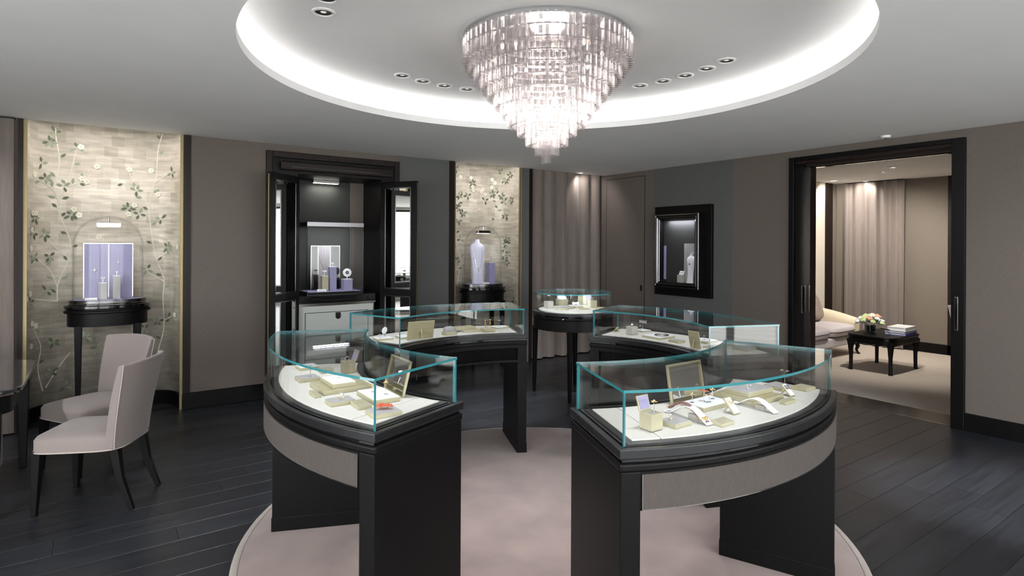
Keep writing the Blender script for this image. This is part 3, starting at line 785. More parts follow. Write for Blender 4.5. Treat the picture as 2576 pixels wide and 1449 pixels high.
tray('display_tray', 'white-topped tray in front of the tilted mirror, front left showcase', 5.19, 3.975, .12, .20, .022)
mirror_stand('table_mirror', 'tilted rectangular mirror in pale gold frame, front left showcase', 5.098, 3.93, .21, .16, R(14), R(90))
flower_ring('flower_ring', 'gold flower ring standing left on the white tray, front left showcase', 5.20, 3.94, ZD+.022, .024, .013, 'gold', 'pearl')
flower_ring('flower_ring', 'gold flower ring on a taller stem right on the white tray, front left showcase', 5.17, 4.01, ZD+.022, .048, .012, 'gold', 'pearl')
tray('display_tray', 'large pale gold lower tray of the stepped pair, front left showcase', 5.262, 3.70, .225, .215, .022, side='satin', top='satin_gold')
tray('display_tray', 'smaller white upper tray of the stepped pair, front left showcase', 5.275, 3.71, .11, .165, .022, z=ZD+.022)
studs('stud_earrings', 'four small studs scattered on the stepped white tray, front left showcase', [(-.02, -.05), (.0, -.02), (-.02, .0), (.025, -.03)], 5.27, 3.72, ZD+.044)
plaque('name_plate', 'slim pale green name plate near the outer edge, front left showcase', 5.405, 3.785, .028, .09, .017)
tray('display_tray', 'grey-topped tray with a thin stand left of the stepped trays, front left showcase', 5.345, 3.46, .10, .10, .018, top='silk_grey')
flower_ring('flower_ring', 'small silver ring on a thin stand on the grey-topped tray, front left showcase', 5.335, 3.47, ZD+.018, .05, .007, 'silver', 'pearl')
tray('display_tray', 'white-topped tray furthest left in the front left showcase', 5.27, 3.19, .10, .10, .018)
block('green_block', 'low pale green block behind the thin stand, front left showcase', 5.215, 3.335, .062, .02, side='satin')
block('ring_cube', 'tall pale cube carrying a square crystal ring, front left showcase', 5.12, 3.40, .060, .060, side='satin_gold', lid=((-.03, 0, .06), (R(20), 0, R(-90))))
finger_ring('finger_ring', 'square crystal ring standing on the tall pale cube, front left showcase', 5.125, 3.40, ZD+.060, 'silver', 'pearl', .011)
# ---- rear left case
tray('display_tray', 'small white tray at the left end of the rear left showcase', 4.555, 2.515, .12, .085, .016)
t = thing('disc_bust', 'upright white disc display on a short stem, rear left showcase', 'display stand', (4.535, 2.50, ZD+.016))
MB().tube([(0, 0, 0), (0, 0, .022)], .003, 8).build('stem', 'silver', t)
o = MB().lathe([(.001, 0), (.024, 0), (.026, .003), (.024, .006), (.001, .006)], 28).build('disc', 'silk_white', t, smooth=40); o.location = (0, 0, .044); o.rotation_euler = (R(80), 0, R(25))
MB().lathe([(.010, .006), (.014, .009), (.010, .011)], 20, close=False).build('bangle', 'plum_strap', o, smooth=60)
flower_ring('flower_earrings', 'pair of silver flower earrings beside the white disc, rear left showcase', 4.585, 2.535, ZD+.016, .020, .009, 'silver', 'pearl', twin=True)
tray('display_tray', 'wide low tray in front of the gold easel, rear left showcase', 4.36, 2.53, .17, .11, .016, top='silk_white')
tilt_card('display_easel', 'large brushed gold easel seen from the back, rear left showcase', 4.323, 2.625, .205, .13, R(12), 0, front='silk_white', back='satin_gold')
t = thing('ring_cushion', 'pale block with a rounded silk top, rear left showcase', 'display block', (4.058, 2.575, ZD))
MB().box(-.05, .05, -.03, .03, 0, .026).build('base', 'satin', t, bevel=.002)
MB().ell((0, 0, .035), (.045, .027, .028), .6, .5, 18, 10).build('cushion', 'silk_grey', t, smooth=60)
tray('display_tray', 'lower pale green tray of the crossed pair, rear left showcase', 3.845, 2.535, .15, .075, .018, top='satin')
tray('display_tray', 'upper pale gold tray of the crossed pair, rear left showcase', 3.885, 2.47, .19, .09, .018, z=ZD+.018, top='satin_gold')
block('green_block', 'low green block under the gold drop earrings, rear left showcase', 3.735, 2.60, .085, .026, side='satin')
t = thing('drop_earrings', 'long gold drop earrings hanging on a stand, rear left showcase', 'earrings', (3.735, 2.60, ZD+.027))
MB().tube([(0, 0, 0), (0, 0, .062)], .0012, 6).build('stand', 'silver', t)
MB().tube([(-.022, 0, .062), (.022, 0, .062)], .0012, 6).build('crossbar', 'silver', t)
for k in (-1, 1):
    mb = MB()
    for q in range(4): mb.ell((k*.022, 0, .062-.016*q), (.0065-.0008*q, .005, .0065), nu=8, nv=6)
    mb.build('drop', 'gold', t, smooth=60)
tray('display_tray', 'thin pale tray at the right end of the rear left showcase', 3.545, 2.485, .115, .09, .014, top='silk_white')
flower_ring('flower_earrings', 'small silver earrings on a T stand at the right end, rear left showcase', 3.555, 2.49, ZD+.014, .045, .008, 'silver', 'pearl', twin=True)
# ---- rear right case
t = thing('shell_holder', 'pale green shell-shaped holder at the left end of the rear right showcase', 'display stand', (2.905, 3.15, ZD))
MB().slab(lambda u, v: ((u-.5)*.05*(1-.4*v), .03*v-.01, .004+.032*sin(pi*v*.5)+.006*cos((u-.5)*5)), lambda u, v: ((u-.5)*.05*(1-.4*v), .03*v-.007, .0+.032*sin(pi*v*.5)+.006*cos((u-.5)*5)), 10, 6).build('shell', 'satin', t, smooth=60)
MB().box(-.02, .02, -.012, .016, 0, .006).build('foot', 'satin', t)
block('ring_cube', 'grey cube with a crystal drop on top, rear right showcase', 2.905, 3.315, .062, .062, side='satin_grey')
t = thing('crystal_drop', 'faceted crystal drop standing on the grey cube, rear right showcase', 'jewel', (2.905, 3.315, ZD+.062))
MB().lathe([(.004, 0), (.010, .010), (.008, .018), (.001, .028)], 7).build('drop', 'silver', t); MB().ell((0, 0, .006), (.0105, .0105, .003), nu=12, nv=6).build('collar', 'gold', t)
tray('display_tray', 'thin tray behind the grey cube, rear right showcase', 2.71, 3.24, .10, .10, .012)
t = thing('glass_plaque', 'small clear framed plaque on a stem, rear right showcase', 'display stand', (2.67, 3.21, ZD+.012))
MB().tube([(0, 0, 0), (0, 0, .04)], .002, 6).build('stem', 'silver', t)
MB().box(-.004, .004, -.04, .04, .04, .072).build('frame', 'silver', t, bevel=.002); MB().box(.004, .005, -.034, .034, .046, .066).build('face', 'silk_grey', t)
flower_ring('flower_ring', 'silver flower ring on a short stem beside the clear plaque, rear right showcase', 2.745, 3.25, ZD+.012, .03, .010, 'silver', 'pearl')
tray('display_tray', 'large flat tray with a white bangle pad, rear right showcase', 2.85, 3.525, .17, .16, .018, top='silk_white')
t = thing('bangle', 'round white bangle pad on the large flat tray, rear right showcase', 'bangle', (2.84, 3.545, ZD+.018))
MB().lathe([(.046, 0), (.052, .004), (.046, .008), (.040, .004), (.046, 0)], 32, close=False).build('ring', 'silver', t, smooth=60); MB().lathe([(.001, .003), (.042, .003), (.042, 0)], 28, close=False).build('pad', 'silk_grey', t)
tray('display_tray', 'small pale gold tray near the inner edge, rear right showcase', 2.905, 3.735, .075, .09, .018, top='silk_grey', side='satin_gold')
tilt_card('display_easel', 'upright pale gold easel seen from the back, rear right showcase', 2.985, 3.955, .085, .115, R(14), R(-90), front='silk_white', back='satin_gold')
tray('display_tray', 'wide tray behind the gold easel, rear right showcase', 2.73, 3.83, .13, .13, .018)
flower_ring('flower_ring', 'silver ring on the wide tray behind the easel, rear right showcase', 2.745, 3.84, ZD+.018, .022, .009, 'silver', 'pearl')
plaque('name_plate', 'thin pale plate beside the gold easel, rear right showcase', 2.895, 4.01, .06, .09, .008)
tray('display_tray', 'pale tray at the right end of the rear right showcase', 2.765, 4.165, .115, .10, .018, top='silk_grey')
tray('display_tray', 'low pale tray near the right corner of the rear right showcase', 2.68, 4.05, .09, .08, .014, top='satin')

# ================================================================ ROUND SHOWCASE TABLE
t = thing('round_showcase', 'round glass-topped showcase on four slender legs before the corner curtain', 'showcase', (2.005, 1.61, 0))
MB().lathe([(.001, .862), (.428, .862), (.435, .868), (.435, .893), (.43, .898), (.001, .898)], 64).build('rim', 'rim_wood', t, smooth=30)
MB().lathe([(.420, .850), (.420, .862)], 64, close=False).build('shadow_gap', 'lacquer', t, smooth=30)
MB().lathe([(.001, .71), (.424, .71), (.424, .825), (.432, .832), (.432, .845), (.424, .851), (.001, .851)], 64).build('apron', 'black_case', t, smooth=30)
for sx in (-1, 1):
    for sy in (-1, 1):
        px, py = sx*.288, sy*.288
        MB().add([(px-.024, py-.024, .72), (px+.024, py-.024, .72), (px+.024, py+.024, .72), (px-.024, py+.024, .72),
                  (px*1.02-.014, py*1.02-.014, 0), (px*1.02+.014, py*1.02-.014, 0), (px*1.02+.014, py*1.02+.014, 0), (px*1.02-.014, py*1.02+.014, 0)],
                 [(0,1,2,3),(7,6,5,4),(0,4,5,1),(1,5,6,2),(2,6,7,3),(3,7,4,0)]).build('leg', 'black_case', t, bevel=.003)
MB().lathe([(.37, .898), (.37, .905), (.001, .905)], 64, close=False).build('display_pad', 'pad', t)
lk = MB().lathe([(.001, -.002), (.009, -.002), (.009, .004), (.001, .005)], 14).build('lock', 'chrome', t); lk.location = (.348, .253, .838); lk.rotation_euler = (0, R(90), math.atan2(.253, .348))
gl = ['pane', 'pane_edge']
mb = MB(); mb.lathe([(.400, .898), (.400, 1.082)], 64, close=False, m=0); mb.lathe([(.410, .898), (.410, 1.082)], 64, close=False, m=0); mb.lathe([(.400, .8985), (.410, .8985)], 64, close=False, m=1)
mb.build('curved_pane', gl, t, smooth=40)
mb = MB(); mb.lathe([(.001, 1.092), (.412, 1.092)], 64, close=False); mb.lathe([(.001, 1.082), (.412, 1.082)], 64, close=False); mb.lathe([(.412, 1.082), (.412, 1.092)], 64, close=False, m=1)
mb.build('top_pane', gl, t, smooth=40)
ZT_ = .905
block('ring_cube', 'grey cube with pearl earrings at the left of the round showcase', 2.17, 1.40, .075, .075, z=ZT_, side='satin_grey')
flower_ring('flower_earrings', 'pearl earrings on a stand on the grey cube, round showcase', 2.17, 1.40, ZT_+.076, .055, .012, 'pearl', 'pearl', twin=True)
t = thing('ring_cushion', 'pale block with white silk top in the round showcase', 'display block', (1.845, 1.235, ZT_))
MB().box(-.05, .05, -.05, .05, 0, .07).build('base', 'satin', t, bevel=.003); MB().ell((0, 0, .075), (.05, .05, .035), .6, .6, 16, 10).build('cushion', 'silk_white', t, smooth=60)
tray('display_tray', 'long flat tray across the front of the round showcase', 2.08, 1.57, .20, .13, .02, z=ZT_, top='silk_grey', rz=R(20))
tray('display_tray', 'pale gold tray under the shell ornament, round showcase', 1.84, 1.50, .17, .14, .022, z=ZT_, top='silk_white')
t = thing('shell_brooch', 'pale shell-shaped ornament on the gold tray, round showcase', 'brooch', (1.86, 1.49, ZT_+.022))
mb = MB()
for i in range(6): mb.ell((.03*cos(i*1.05), .022*sin(i*1.05), .016+.006*(i % 2)), (.018, .014, .014), nu=8, nv=6)
mb.build('petals', 'pearl', t, smooth=60); MB().ell((0, 0, .026), (.010, .010, .010), nu=8, nv=6).build('centre', 'silver', t, smooth=60)
tilt_card('booklet', 'upright pale card with fine lines, round showcase', 1.62, 1.33, .10, .115, R(14), R(135), z=ZT_, front='satin', back='satin_gold')
plaque('name_plate', 'rounded pale green plate at the front of the round showcase', 1.935, 1.715, .10, .07, .02, z=ZT_)
block('ring_cube', 'pale green cube with raised white lid at the right of the round showcase', 1.70, 1.58, .08, .075, z=ZT_, side='satin', lid=((0, -.04, .075), (R(15), 0, 0)))
finger_ring('finger_ring', 'pearl ring on the pale green cube with raised lid, round showcase', 1.70, 1.585, ZT_+.076, 'silver', 'pearl', .014)
tray('display_tray', 'flat dull gold plate right of the pale green cube, round showcase', 1.72, 1.71, .12, .09, .010, z=ZT_, top='satin')

# ================================================================ CONSOLES AND GLASS DOMES IN THE ALCOVES
def console(label, x, y):
    t = thing('oval_console', label, 'console table', (x, y, 0), group='oval black consoles in the papered alcoves')
    sy = .66
    MB().lathe([(.001, 1.002), (.322, 1.002), (.33, 1.010), (.33, 1.032), (.322, 1.040), (.001, 1.040)], 48, sy=sy).build('top', 'lacquer', t, smooth=30)
    MB().lathe([(.001, .965), (.325, .965), (.332, .972), (.332, .985), (.322, .990), (.312, .992), (.312, 1.002), (.001, 1.002)], 48, sy=sy).build('moulding', 'black_wood', t, smooth=30)
    MB().lathe([(.001, .85), (.305, .85), (.305, .965), (.001, .965)], 48, sy=sy).build('apron', 'black_wood', t, smooth=30)
    for sx in (-1, 1):
        for s2 in (-1, 1):
            px, py = sx*.222, s2*.125; w, w2 = .027, .015
            MB().add([(px-w, py-w, .86), (px+w, py-w, .86), (px+w, py+w, .86), (px-w, py+w, .86), (px-w2, py-w2, 0), (px+w2, py-w2, 0), (px+w2, py+w2, 0), (px-w2, py+w2, 0)],
                     [(0,1,2,3),(7,6,5,4),(0,4,5,1),(1,5,6,2),(2,6,7,3),(3,7,4,0)]).build('leg', 'black_wood', t, bevel=.003)
    return t
def dome(label, x, y):
    z0, sy = 1.04, .62
    t = thing('glass_dome', label, 'display dome', (x, y, z0), group='lit oval glass domes')
    MB().lathe([(.001, 0), (.30, 0), (.30, .008), (.292, .014), (.292, .040), (.001, .040)], 48, sy=sy).build('plinth', 'lacquer', t, smooth=30)
    MB().lathe([(.2925, .012), (.294, .012), (.294, .036), (.2925, .036)], 48, sy=sy, close=False).build('chrome_band', 'steel', t, smooth=30)
    MB().lathe([(.001, .042), (.262, .042), (.262, .04)], 48, sy=sy, close=False).build('deck', 'lavender', t)
    prof = [(.272, .04), (.272, .535)]+[(.272*cos(a), .535+.27*sin(a)) for a in [pi/2*i/14 for i in range(1, 15)]]
    prof[-1] = (.0005, prof[-1][1])
    inner = [(max(r-.008, .0004), z-.008*(z > .54)) for r, z in prof]
    mb = MB(); mb.lathe(prof, 48, sy=sy, close=False); mb.lathe(inner[::-1], 48, sy=sy, close=False)
    mb.build('dome', 'dome_glass', t, smooth=60)
    lb = MB().box(-.095, .095, -.035, .035, .700, .738).build('light_bar', 'chrome', t, bevel=.003)
    MB().box(-.085, .085, -.028, .028, .698, .700).build('light_diffuser', 'led_white', lb)
    MB().tube([(0, 0, .735), (0, 0, .797)], .006, 8).build('light_post', 'chrome', lb)
    light('AREA', 'dome_lamp', .07, (.90, .90, 1), t, (0, .02, .69), (0, 0, 0), .16, .05)
    return t
def plinth_block(name, label, x, y, z, w, h, m='silk_grey'):
    t = thing(name, label, 'display block', (x, y, z))
    MB().box(-w/2, w/2, -w/2, w/2, 0, h-.004).build('column', m, t, bevel=.001)
    MB().box(-w/2, w/2, -w/2, w/2, h-.004, h).build('cap', 'silk_white', t)
    return t
c1 = (6.115, -.125); c2 = (2.055, -.125)
console('oval black console table on slim legs in the left papered alcove', *c1)
console('oval black console table on slim legs in the rear papered alcove', *c2)
dome('tall glass dome with lilac boards in the left papered alcove', *c1)
dome('tall glass dome with a necklace bust in the rear papered alcove', *c2)
ZB = 1.083
t = thing('backdrop_board', 'lilac two-panel backdrop board inside the left glass dome', 'backdrop', (c1[0], c1[1]-.05, ZB))
for k in (-1, 1):
    MB().box(k*.0925-.09, k*.0925+.09, -.006, .006, 0, .50).build('panel', 'lavender', t)
e_ = MB().box(-.19, .19, -.008, .008, .50, .508).box(-.19, -.183, -.008, .008, 0, .5).box(.183, .19, -.008, .008, 0, .5).box(-.0025, .0025, -.008, .008, 0, .5).build('edging', 'chrome', t)
plinth_block('display_plinth', 'short grey plinth inside the left glass dome', c1[0]+.045, c1[1]+.06, ZB, .062, .15)
plinth_block('display_plinth', 'taller grey plinth inside the left glass dome', c1[0]-.06, c1[1]+.04, ZB, .058, .21)
flower_ring('flower_ring', 'round diamond flower ring on the short plinth, left glass dome', c1[0]+.045, c1[1]+.06, ZB+.15, .035, .020, 'pearl', 'silver')
flower_ring('flower_earrings', 'pair of diamond flower earrings on the taller plinth, left glass dome', c1[0]-.06, c1[1]+.04, ZB+.21, .03, .012, 'pearl', 'silver', twin=True)
for (dx, dz, lab) in ((.105, .26, 'diamond flower pinned on the left lilac board'), (-.075, .33, 'small diamond flower pinned on the right lilac board')):
    t = thing('diamond_brooch', lab+' inside the left dome', 'brooch', (c1[0]+dx, c1[1]-.04, ZB+dz))
    mb = MB(); blossom(mb, (0, 0, 0), .014 if dx > 0 else .010); o = mb.build('petals', 'silver', t, smooth=60); o.rotation_euler = (R(-90), 0, 0)
    o = MB().ell((0, .003, 0), (.005, .004, .005), nu=8, nv=6).build('gem', 'pearl', t, smooth=60)
for (cc_, dx, lab) in ((c1, .13, 'left'), (c2, .02, 'rear')):
    t = thing('name_card', 'small white name card at the front of the %s glass dome' % lab, 'card', (cc_[0]+dx, cc_[1]+.115, ZB))
    MB().add([(-.045, -.01, 0), (.045, -.01, 0), (.045, .01, 0), (-.045, .01, 0), (-.045, -.004, .02), (.045, -.004, .02)], [(0, 3, 2, 1), (4, 5, 2, 3)[::-1], (0, 1, 5, 4), (1, 2, 5), (0, 4, 3)]).build('card', 'paper', t)
    MB().box(-.03, .03, .0085, .0095, .005, .007).build('printed_line', 'silk_grey', t)
# necklace bust
def bust(name, label, x, y, z, s, rz, m='lilac_bust'):
    t = thing(name, label, 'necklace bust', (x, y, z), rz)
    prof = [(0, .070, .030), (.12, .062, .028), (.25, .070, .03), (.36, .092, .034), (.42, .098, .032), (.455, .075, .028), (.475, .036, .024), (.50, .030, .023), (.515, .033, .025)]
    vs_ = []; n = 24
    for z_, w, d in prof:
        for i in range(n):
            a = 2*pi*i/n; vs_.append((s*w*cos(a), s*(d*sin(a)*(1 if sin(a) > 0 else .5) - .05*(z_/.5)), s*z_))
    fs = [(j*n+i, j*n+(i+1) % n, (j+1)*n+(i+1) % n, (j+1)*n+i) for j in range(len(prof)-1) for i in range(n)]
    fs += [tuple(range(n-1, -1, -1)), tuple(range((len(prof)-1)*n, len(prof)*n))]
    MB().add(vs_, fs).build('bust', m, t, smooth=60)
    MB().box(-.06*s, .06*s, -.03*s, .032*s, -.002, .004).build('foot', 'silk_white', t)
    return t
def necklace(label, x, y, z, s, rz, m='gold'):
    t = thing('necklace', label, 'necklace', (x, y, z), rz)
    ch = MB(); be = MB()
    pts = []
    for i in range(25):
        u = -1+2*i/24
        zz = s*(.47-.30*(1-abs(u)**1.6)); xx = s*.060*math.copysign(abs(u)**.6, u)
        yy = s*(.034 - .05*(zz/s/.5)) + .002
        pts.append((xx, yy, zz))
    ch.tube(pts, .0012, 5); ch.build('chain', 'silver', t)
    for i in range(1, 25, 3): be.ell(pts[i], (.006, .004, .006), nu=7, nv=5)
    be.build('beads', 'satin_grey', t, smooth=60)
    MB().tube([pts[12], (pts[12][0], pts[12][1]+.003, pts[12][2]-.03)], [.001, .004], 6).build('pendant', m, t)
    return t
bust('necklace_bust', 'tall lilac necklace bust inside the rear glass dome', c2[0]+.07, c2[1]-.01, ZB, 1.12, R(-12))
necklace('long beaded necklace on the lilac bust, rear glass dome', c2[0]+.07, c2[1]-.01, ZB, 1.12, R(-12))
plinth_block('display_plinth', 'lilac plinth beside the bust, rear glass dome', c2[0]-.10, c2[1]+.03, ZB, .085, .275, 'lavender')
flower_ring('flower_earrings', 'pearl earrings on a T stand on the lilac plinth, rear glass dome', c2[0]-.10, c2[1]+.03, ZB+.275, .09, .014, 'pearl', 'silver', twin=True)

# ================================================================ MIRRORED CABINET
cb = thing('mirrored_cabinet', 'tall black cabinet with two opened mirrored doors in the left wall', 'cabinet', (4.05, 0, 0))
ox = -4.05
def X(a_): return a_+ox
f = MB().box(X(3.313), X(3.375), -.02, .035, 0, 2.555).box(X(4.725), X(4.787), -.02, .035, 0, 2.555).box(X(3.375), X(4.725), -.02, .035, 2.49, 2.555)
f.build('outer_frame', 'brown_wood', cb, bevel=.006)
f = MB().box(X(3.375), X(3.535), -.02, .018, 0, 2.49).box(X(4.467), X(4.725), -.02, .018, 0, 2.49).box(X(3.535), X(4.467), -.02, .018, 2.33, 2.49)
f.build('inner_frame', 'black_wood', cb, bevel=.004)
vl = MB().box(X(3.43), X(4.66), .018, .10, 2.36, 2.45).build('valance', 'brown_wood', cb, bevel=.012)
MB().box(X(3.46), X(4.55), .095, .104, 2.385, 2.402).build('valance_groove', 'lacquer', vl)
MB().box(X(3.50), X(3.535), -.55, -.02, 0, 2.36).box(X(4.467), X(4.50), -.55, -.02, 0, 2.36).box(X(3.50), X(4.50), -.55, -.02, 2.33, 2.36).build('carcass', 'black_wood', cb)
MB().box(X(3.50), X(4.50), -.57, -.55, 0, 2.36).build('back_panel', 'dark_lining', cb)
MB().box(X(3.535), X(3.70), -.55, -.54, 1.05, 2.33).build('fabric_lining', 'taupe_fabric', cb)
lb = MB().box(X(3.87), X(4.17), -.50, -.44, 2.30, 2.328).build('light_bar', 'chrome', cb)
MB().box(X(3.88), X(4.16), -.495, -.445, 2.297, 2.30).build('light_diffuser', 'led_white', lb)
light('AREA', 'cabinet_lamp', .5, (1, .98, .93), cb, (X(4.02), -.47, 2.28), (0, 0, 0), .28, .05)
# lower chest, stand with fretwork
ch = MB().box(X(3.60), X(4.445), -.50, -.03, .10, .93).build('chest', 'drawer_shagreen', cb, bevel=.003)
MB().box(X(3.60), X(4.445), -.5, -.05, 0, .10).build('toe_kick', 'black_wood', ch)
e_ = MB()
for (x0, x1, z0, z1) in ((3.60, 4.445, .915, .93), (3.60, 4.445, .10, .112), (3.60, 3.61, .112, .915), (4.435, 4.445, .112, .915)): e_.box(X(x0), X(x1), -.03, -.024, z0, z1)
e_.build('metal_edging', 'chrome', ch)
for k, (z0, z1) in enumerate(((.60, .84), (.345, .585), (.13, .33))):
    d = MB().box(X(3.675), X(4.37), -.03, -.02, z0, z1).build('drawer', 'drawer_shagreen', ch, bevel=.002)
    n_ = 10
    MB().prism([(x, z) for x, z in [(X(4.02)+.028*cos(a), -.045+.028*sin(a)) for a in [pi+pi*i/n_ for i in range(n_+1)]]+[(X(4.02)+.028, 0), (X(4.02)-.028, 0)]], 0, .010).build('pull_tab', 'chrome', d)
    pt = d.children[-1] if d.children else None
    pt.rotation_euler = (R(90), 0, 0); pt.location = (0, -.012, z1-.004)
    g = MB()
    for (x0, x1, q0, q1) in ((3.668, 4.377, z1, z1+.006), (3.668, 4.377, z0-.006, z0), (3.668, 3.675, z0, z1), (4.37, 4.377, z0, z1)): g.box(X(x0), X(x1), -.031, -.028, q0, q1)
    g.build('shadow_line', 'dark_lining', d)
st = MB().box(X(3.585), X(4.455), -.51, -.015, .945, 1.03).build('stand', 'lacquer', cb, bevel=.004)
fr_ = MB()
for (x0, x1, z0, z1) in ((3.85, 4.20, .972, .980), (4.20, 4.30, .985, .993), (3.75, 3.85, .985, .993), (4.36, 4.43, .965, .972), (4.36, 4.367, .965, 1.0), (3.61, 3.68, .965, .972), (3.673, 3.68, .965, 1.0)):
    fr_.box(X(x0), X(x1), -.016, -.008, z0, z1)
fr_.build('fretwork', 'black_wood', st)
MB().box(X(3.585), X(4.455), -.51, -.015, .93, .945).build('gilt_line', 'chrome', st)
# doors with mirrors
def leaf_door(hx, hy, ex, ey):
    L_ = hypot(ex-hx, ey-hy); a_ = math.atan2(ey-hy, ex-hx)
    d = MB().box(0, L_, -.02, .02, .06, 2.30).build('door', 'black_wood', cb, bevel=.004)
    d.location = (X(hx), hy, 0); d.rotation_euler = (0, 0, a_)
    return d, L_
for (h_, e__, sg) in (((4.467, .02), (4.835, .355), 1), ((3.535, .02), (3.29, .455), -1)):
    d, L_ = leaf_door(*h_, *e__)
    y0, y1 = (.0195, .0215) if sg > 0 else (-.0215, -.0195)
    MB().box(.075, L_-.085, y0, y1, 1.10, 2.22).build('mirror', 'mirror', d)
    MB().box(.075, L_-.085, y0, y1, .14, 1.00).build('mirror', 'mirror', d)
    b_ = MB()
    for (x0, x1, z0, z1) in ((.062, .075, 1.09, 2.23), (L_-.085, L_-.072, 1.09, 2.23), (.062, L_-.072, 2.22, 2.235), (.062, L_-.072, 1.085, 1.10), (.062, .075, .13, 1.01), (L_-.085, L_-.072, .13, 1.01), (.062, L_-.072, 1.0, 1.012), (.062, L_-.072, .128, .14)):
        b_.box(x0, x1, y0-.003*(sg < 0), y1+.003*(sg > 0), z0, z1)
    b_.build('mirror_bead', 'steel', d)
    MB().box(L_-.001, L_+.004, -.006, .006, .08, 2.28).build('metal_strip', 'gold_trim', d)
# glass vitrine standing in the cabinet
vt = thing('glass_vitrine', 'square glass vitrine with jewels inside the mirrored cabinet', 'vitrine', (4.03, -.26, 1.03))
hw, hd, hh = .315, .20, .80
MB().box(-hw, hw, -hd, hd, 0, .03).build('base', 'lacquer', vt, bevel=.003)
MB().box(-hw+.02, hw-.02, -hd+.02, hd-.02, .03, .034).build('deck', 'lavender', vt)
for (x0, x1, y0, y1) in ((-hw, hw, hd-.008, hd), (-hw, hw, -hd, -hd+.008), (-hw, -hw+.008, -hd+.008, hd-.008), (hw-.008, hw, -hd+.008, hd-.008)):
    MB().box(x0, x1, y0, y1, .03, hh-.03, [1, 1, 0, 1, 0, 1] if x1-x0 > .1 else [1, 1, 0, 0, 0, 0]).build('pane', ['pane_clear', 'pane_edge'], vt)
MB().box(-hw, hw, -hd, hd, hh-.012, hh, [0, 0, 1, 1, 1, 1]).build('top_pane', ['pane', 'pane_edge'], vt)
e_ = MB().box(-hw-.002, hw+.002, hd-.002, hd+.003, hh-.045, hh).box(-hw-.003, -hw+.002, -hd, hd, hh-.045, hh).box(hw-.002, hw+.003, -hd, hd, hh-.045, hh).build('metal_band', 'steel', vt)
light('AREA', 'vitrine_lamp', 1.1, (.9, .9, 1), vt, (0, .05, hh-.06), (0, 0, 0), .4, .06)
ZV = 1.03+.034
t = thing('backdrop_board', 'grey fan-patterned backdrop between mirrors inside the glass vitrine', 'backdrop', (4.02, -.36, ZV))
fb = MB().box(-.02, .12, -.004, .004, 0, .50).build('fan_panel', 'silk_grey', t)
g = MB()
for i in range(9):
    a = R(30+15*i); g.tube([(.05, .0055, .22), (.05+.16*cos(a)*min(1, .07/.16/max(abs(cos(a)), .01)), .0055, min(.49, .22+.26*sin(a)))], .0012, 4)
g.build('fan_ray', 'satin_grey', fb)
for (x0, x1) in ((-.13, -.02), (.12, .20)): MB().box(x0, x1, -.004, .004, 0, .50).build('mirror_panel', 'lacquer', t)
e_ = MB()
for x in (-.13, -.02, .12, .20): e_.box(x-.003, x+.003, -.006, .007, 0, .50)
e_.box(-.133, .203, -.006, .007, .50, .508).build('edging', 'chrome', t)
plinth_block('display_plinth', 'tall lilac plinth at the centre of the glass vitrine', 4.02, -.22, ZV, .075, .27, 'lavender')
plinth_block('display_plinth', 'short gold-grey plinth at left of the glass vitrine', 4.115, -.20, ZV, .07, .17, 'satin')
plinth_block('display_plinth', 'low lilac plinth at right of the glass vitrine', 3.865, -.18, ZV, .10, .13, 'lavender')
flower_ring('flower_earrings', 'pair of diamond earrings on the tall plinth, glass vitrine', 4.02, -.22, ZV+.27, .035, .013, 'pearl', 'silver', twin=True)
flower_ring('flower_ring', 'large diamond flower ring on the short plinth, glass vitrine', 4.115, -.20, ZV+.17, .04, .026, 'pearl', 'silver')
t = thing('disc_bust', 'white disc with a dark jewel on the low plinth, glass vitrine', 'display stand', (3.865, -.17, ZV+.13))
MB().tube([(0, 0, 0), (0, 0, .03)], .004, 8).build('stem', 'silver', t)
o = MB().lathe([(.001, 0), (.045, 0), (.048, .004), (.045, .008), (.001, .008)], 28).build('disc', 'silk_white', t, smooth=40); o.location = (0, 0, .07); o.rotation_euler = (R(-80), 0, R(-15))
mb = MB(); blossom(mb, (0, 0, .010), .022); mb.build('jewel', 'pen_black', o, smooth=60)
t = thing('name_card', 'small white name card at the front of the glass vitrine', 'card', (4.17, -.12, ZV))
MB().add([(-.05, -.012, 0), (.05, -.012, 0), (.05, .012, 0), (-.05, .012, 0), (-.05, -.004, .026), (.05, -.004, .026)], [(0, 3, 2, 1), (4, 5, 2, 3)[::-1], (0, 1, 5, 4), (1, 2, 5), (0, 4, 3)]).build('card', 'paper', t)
MB().box(-.03, .03, .0095, .0105, .007, .009).build('printed_line', 'silk_grey', t)

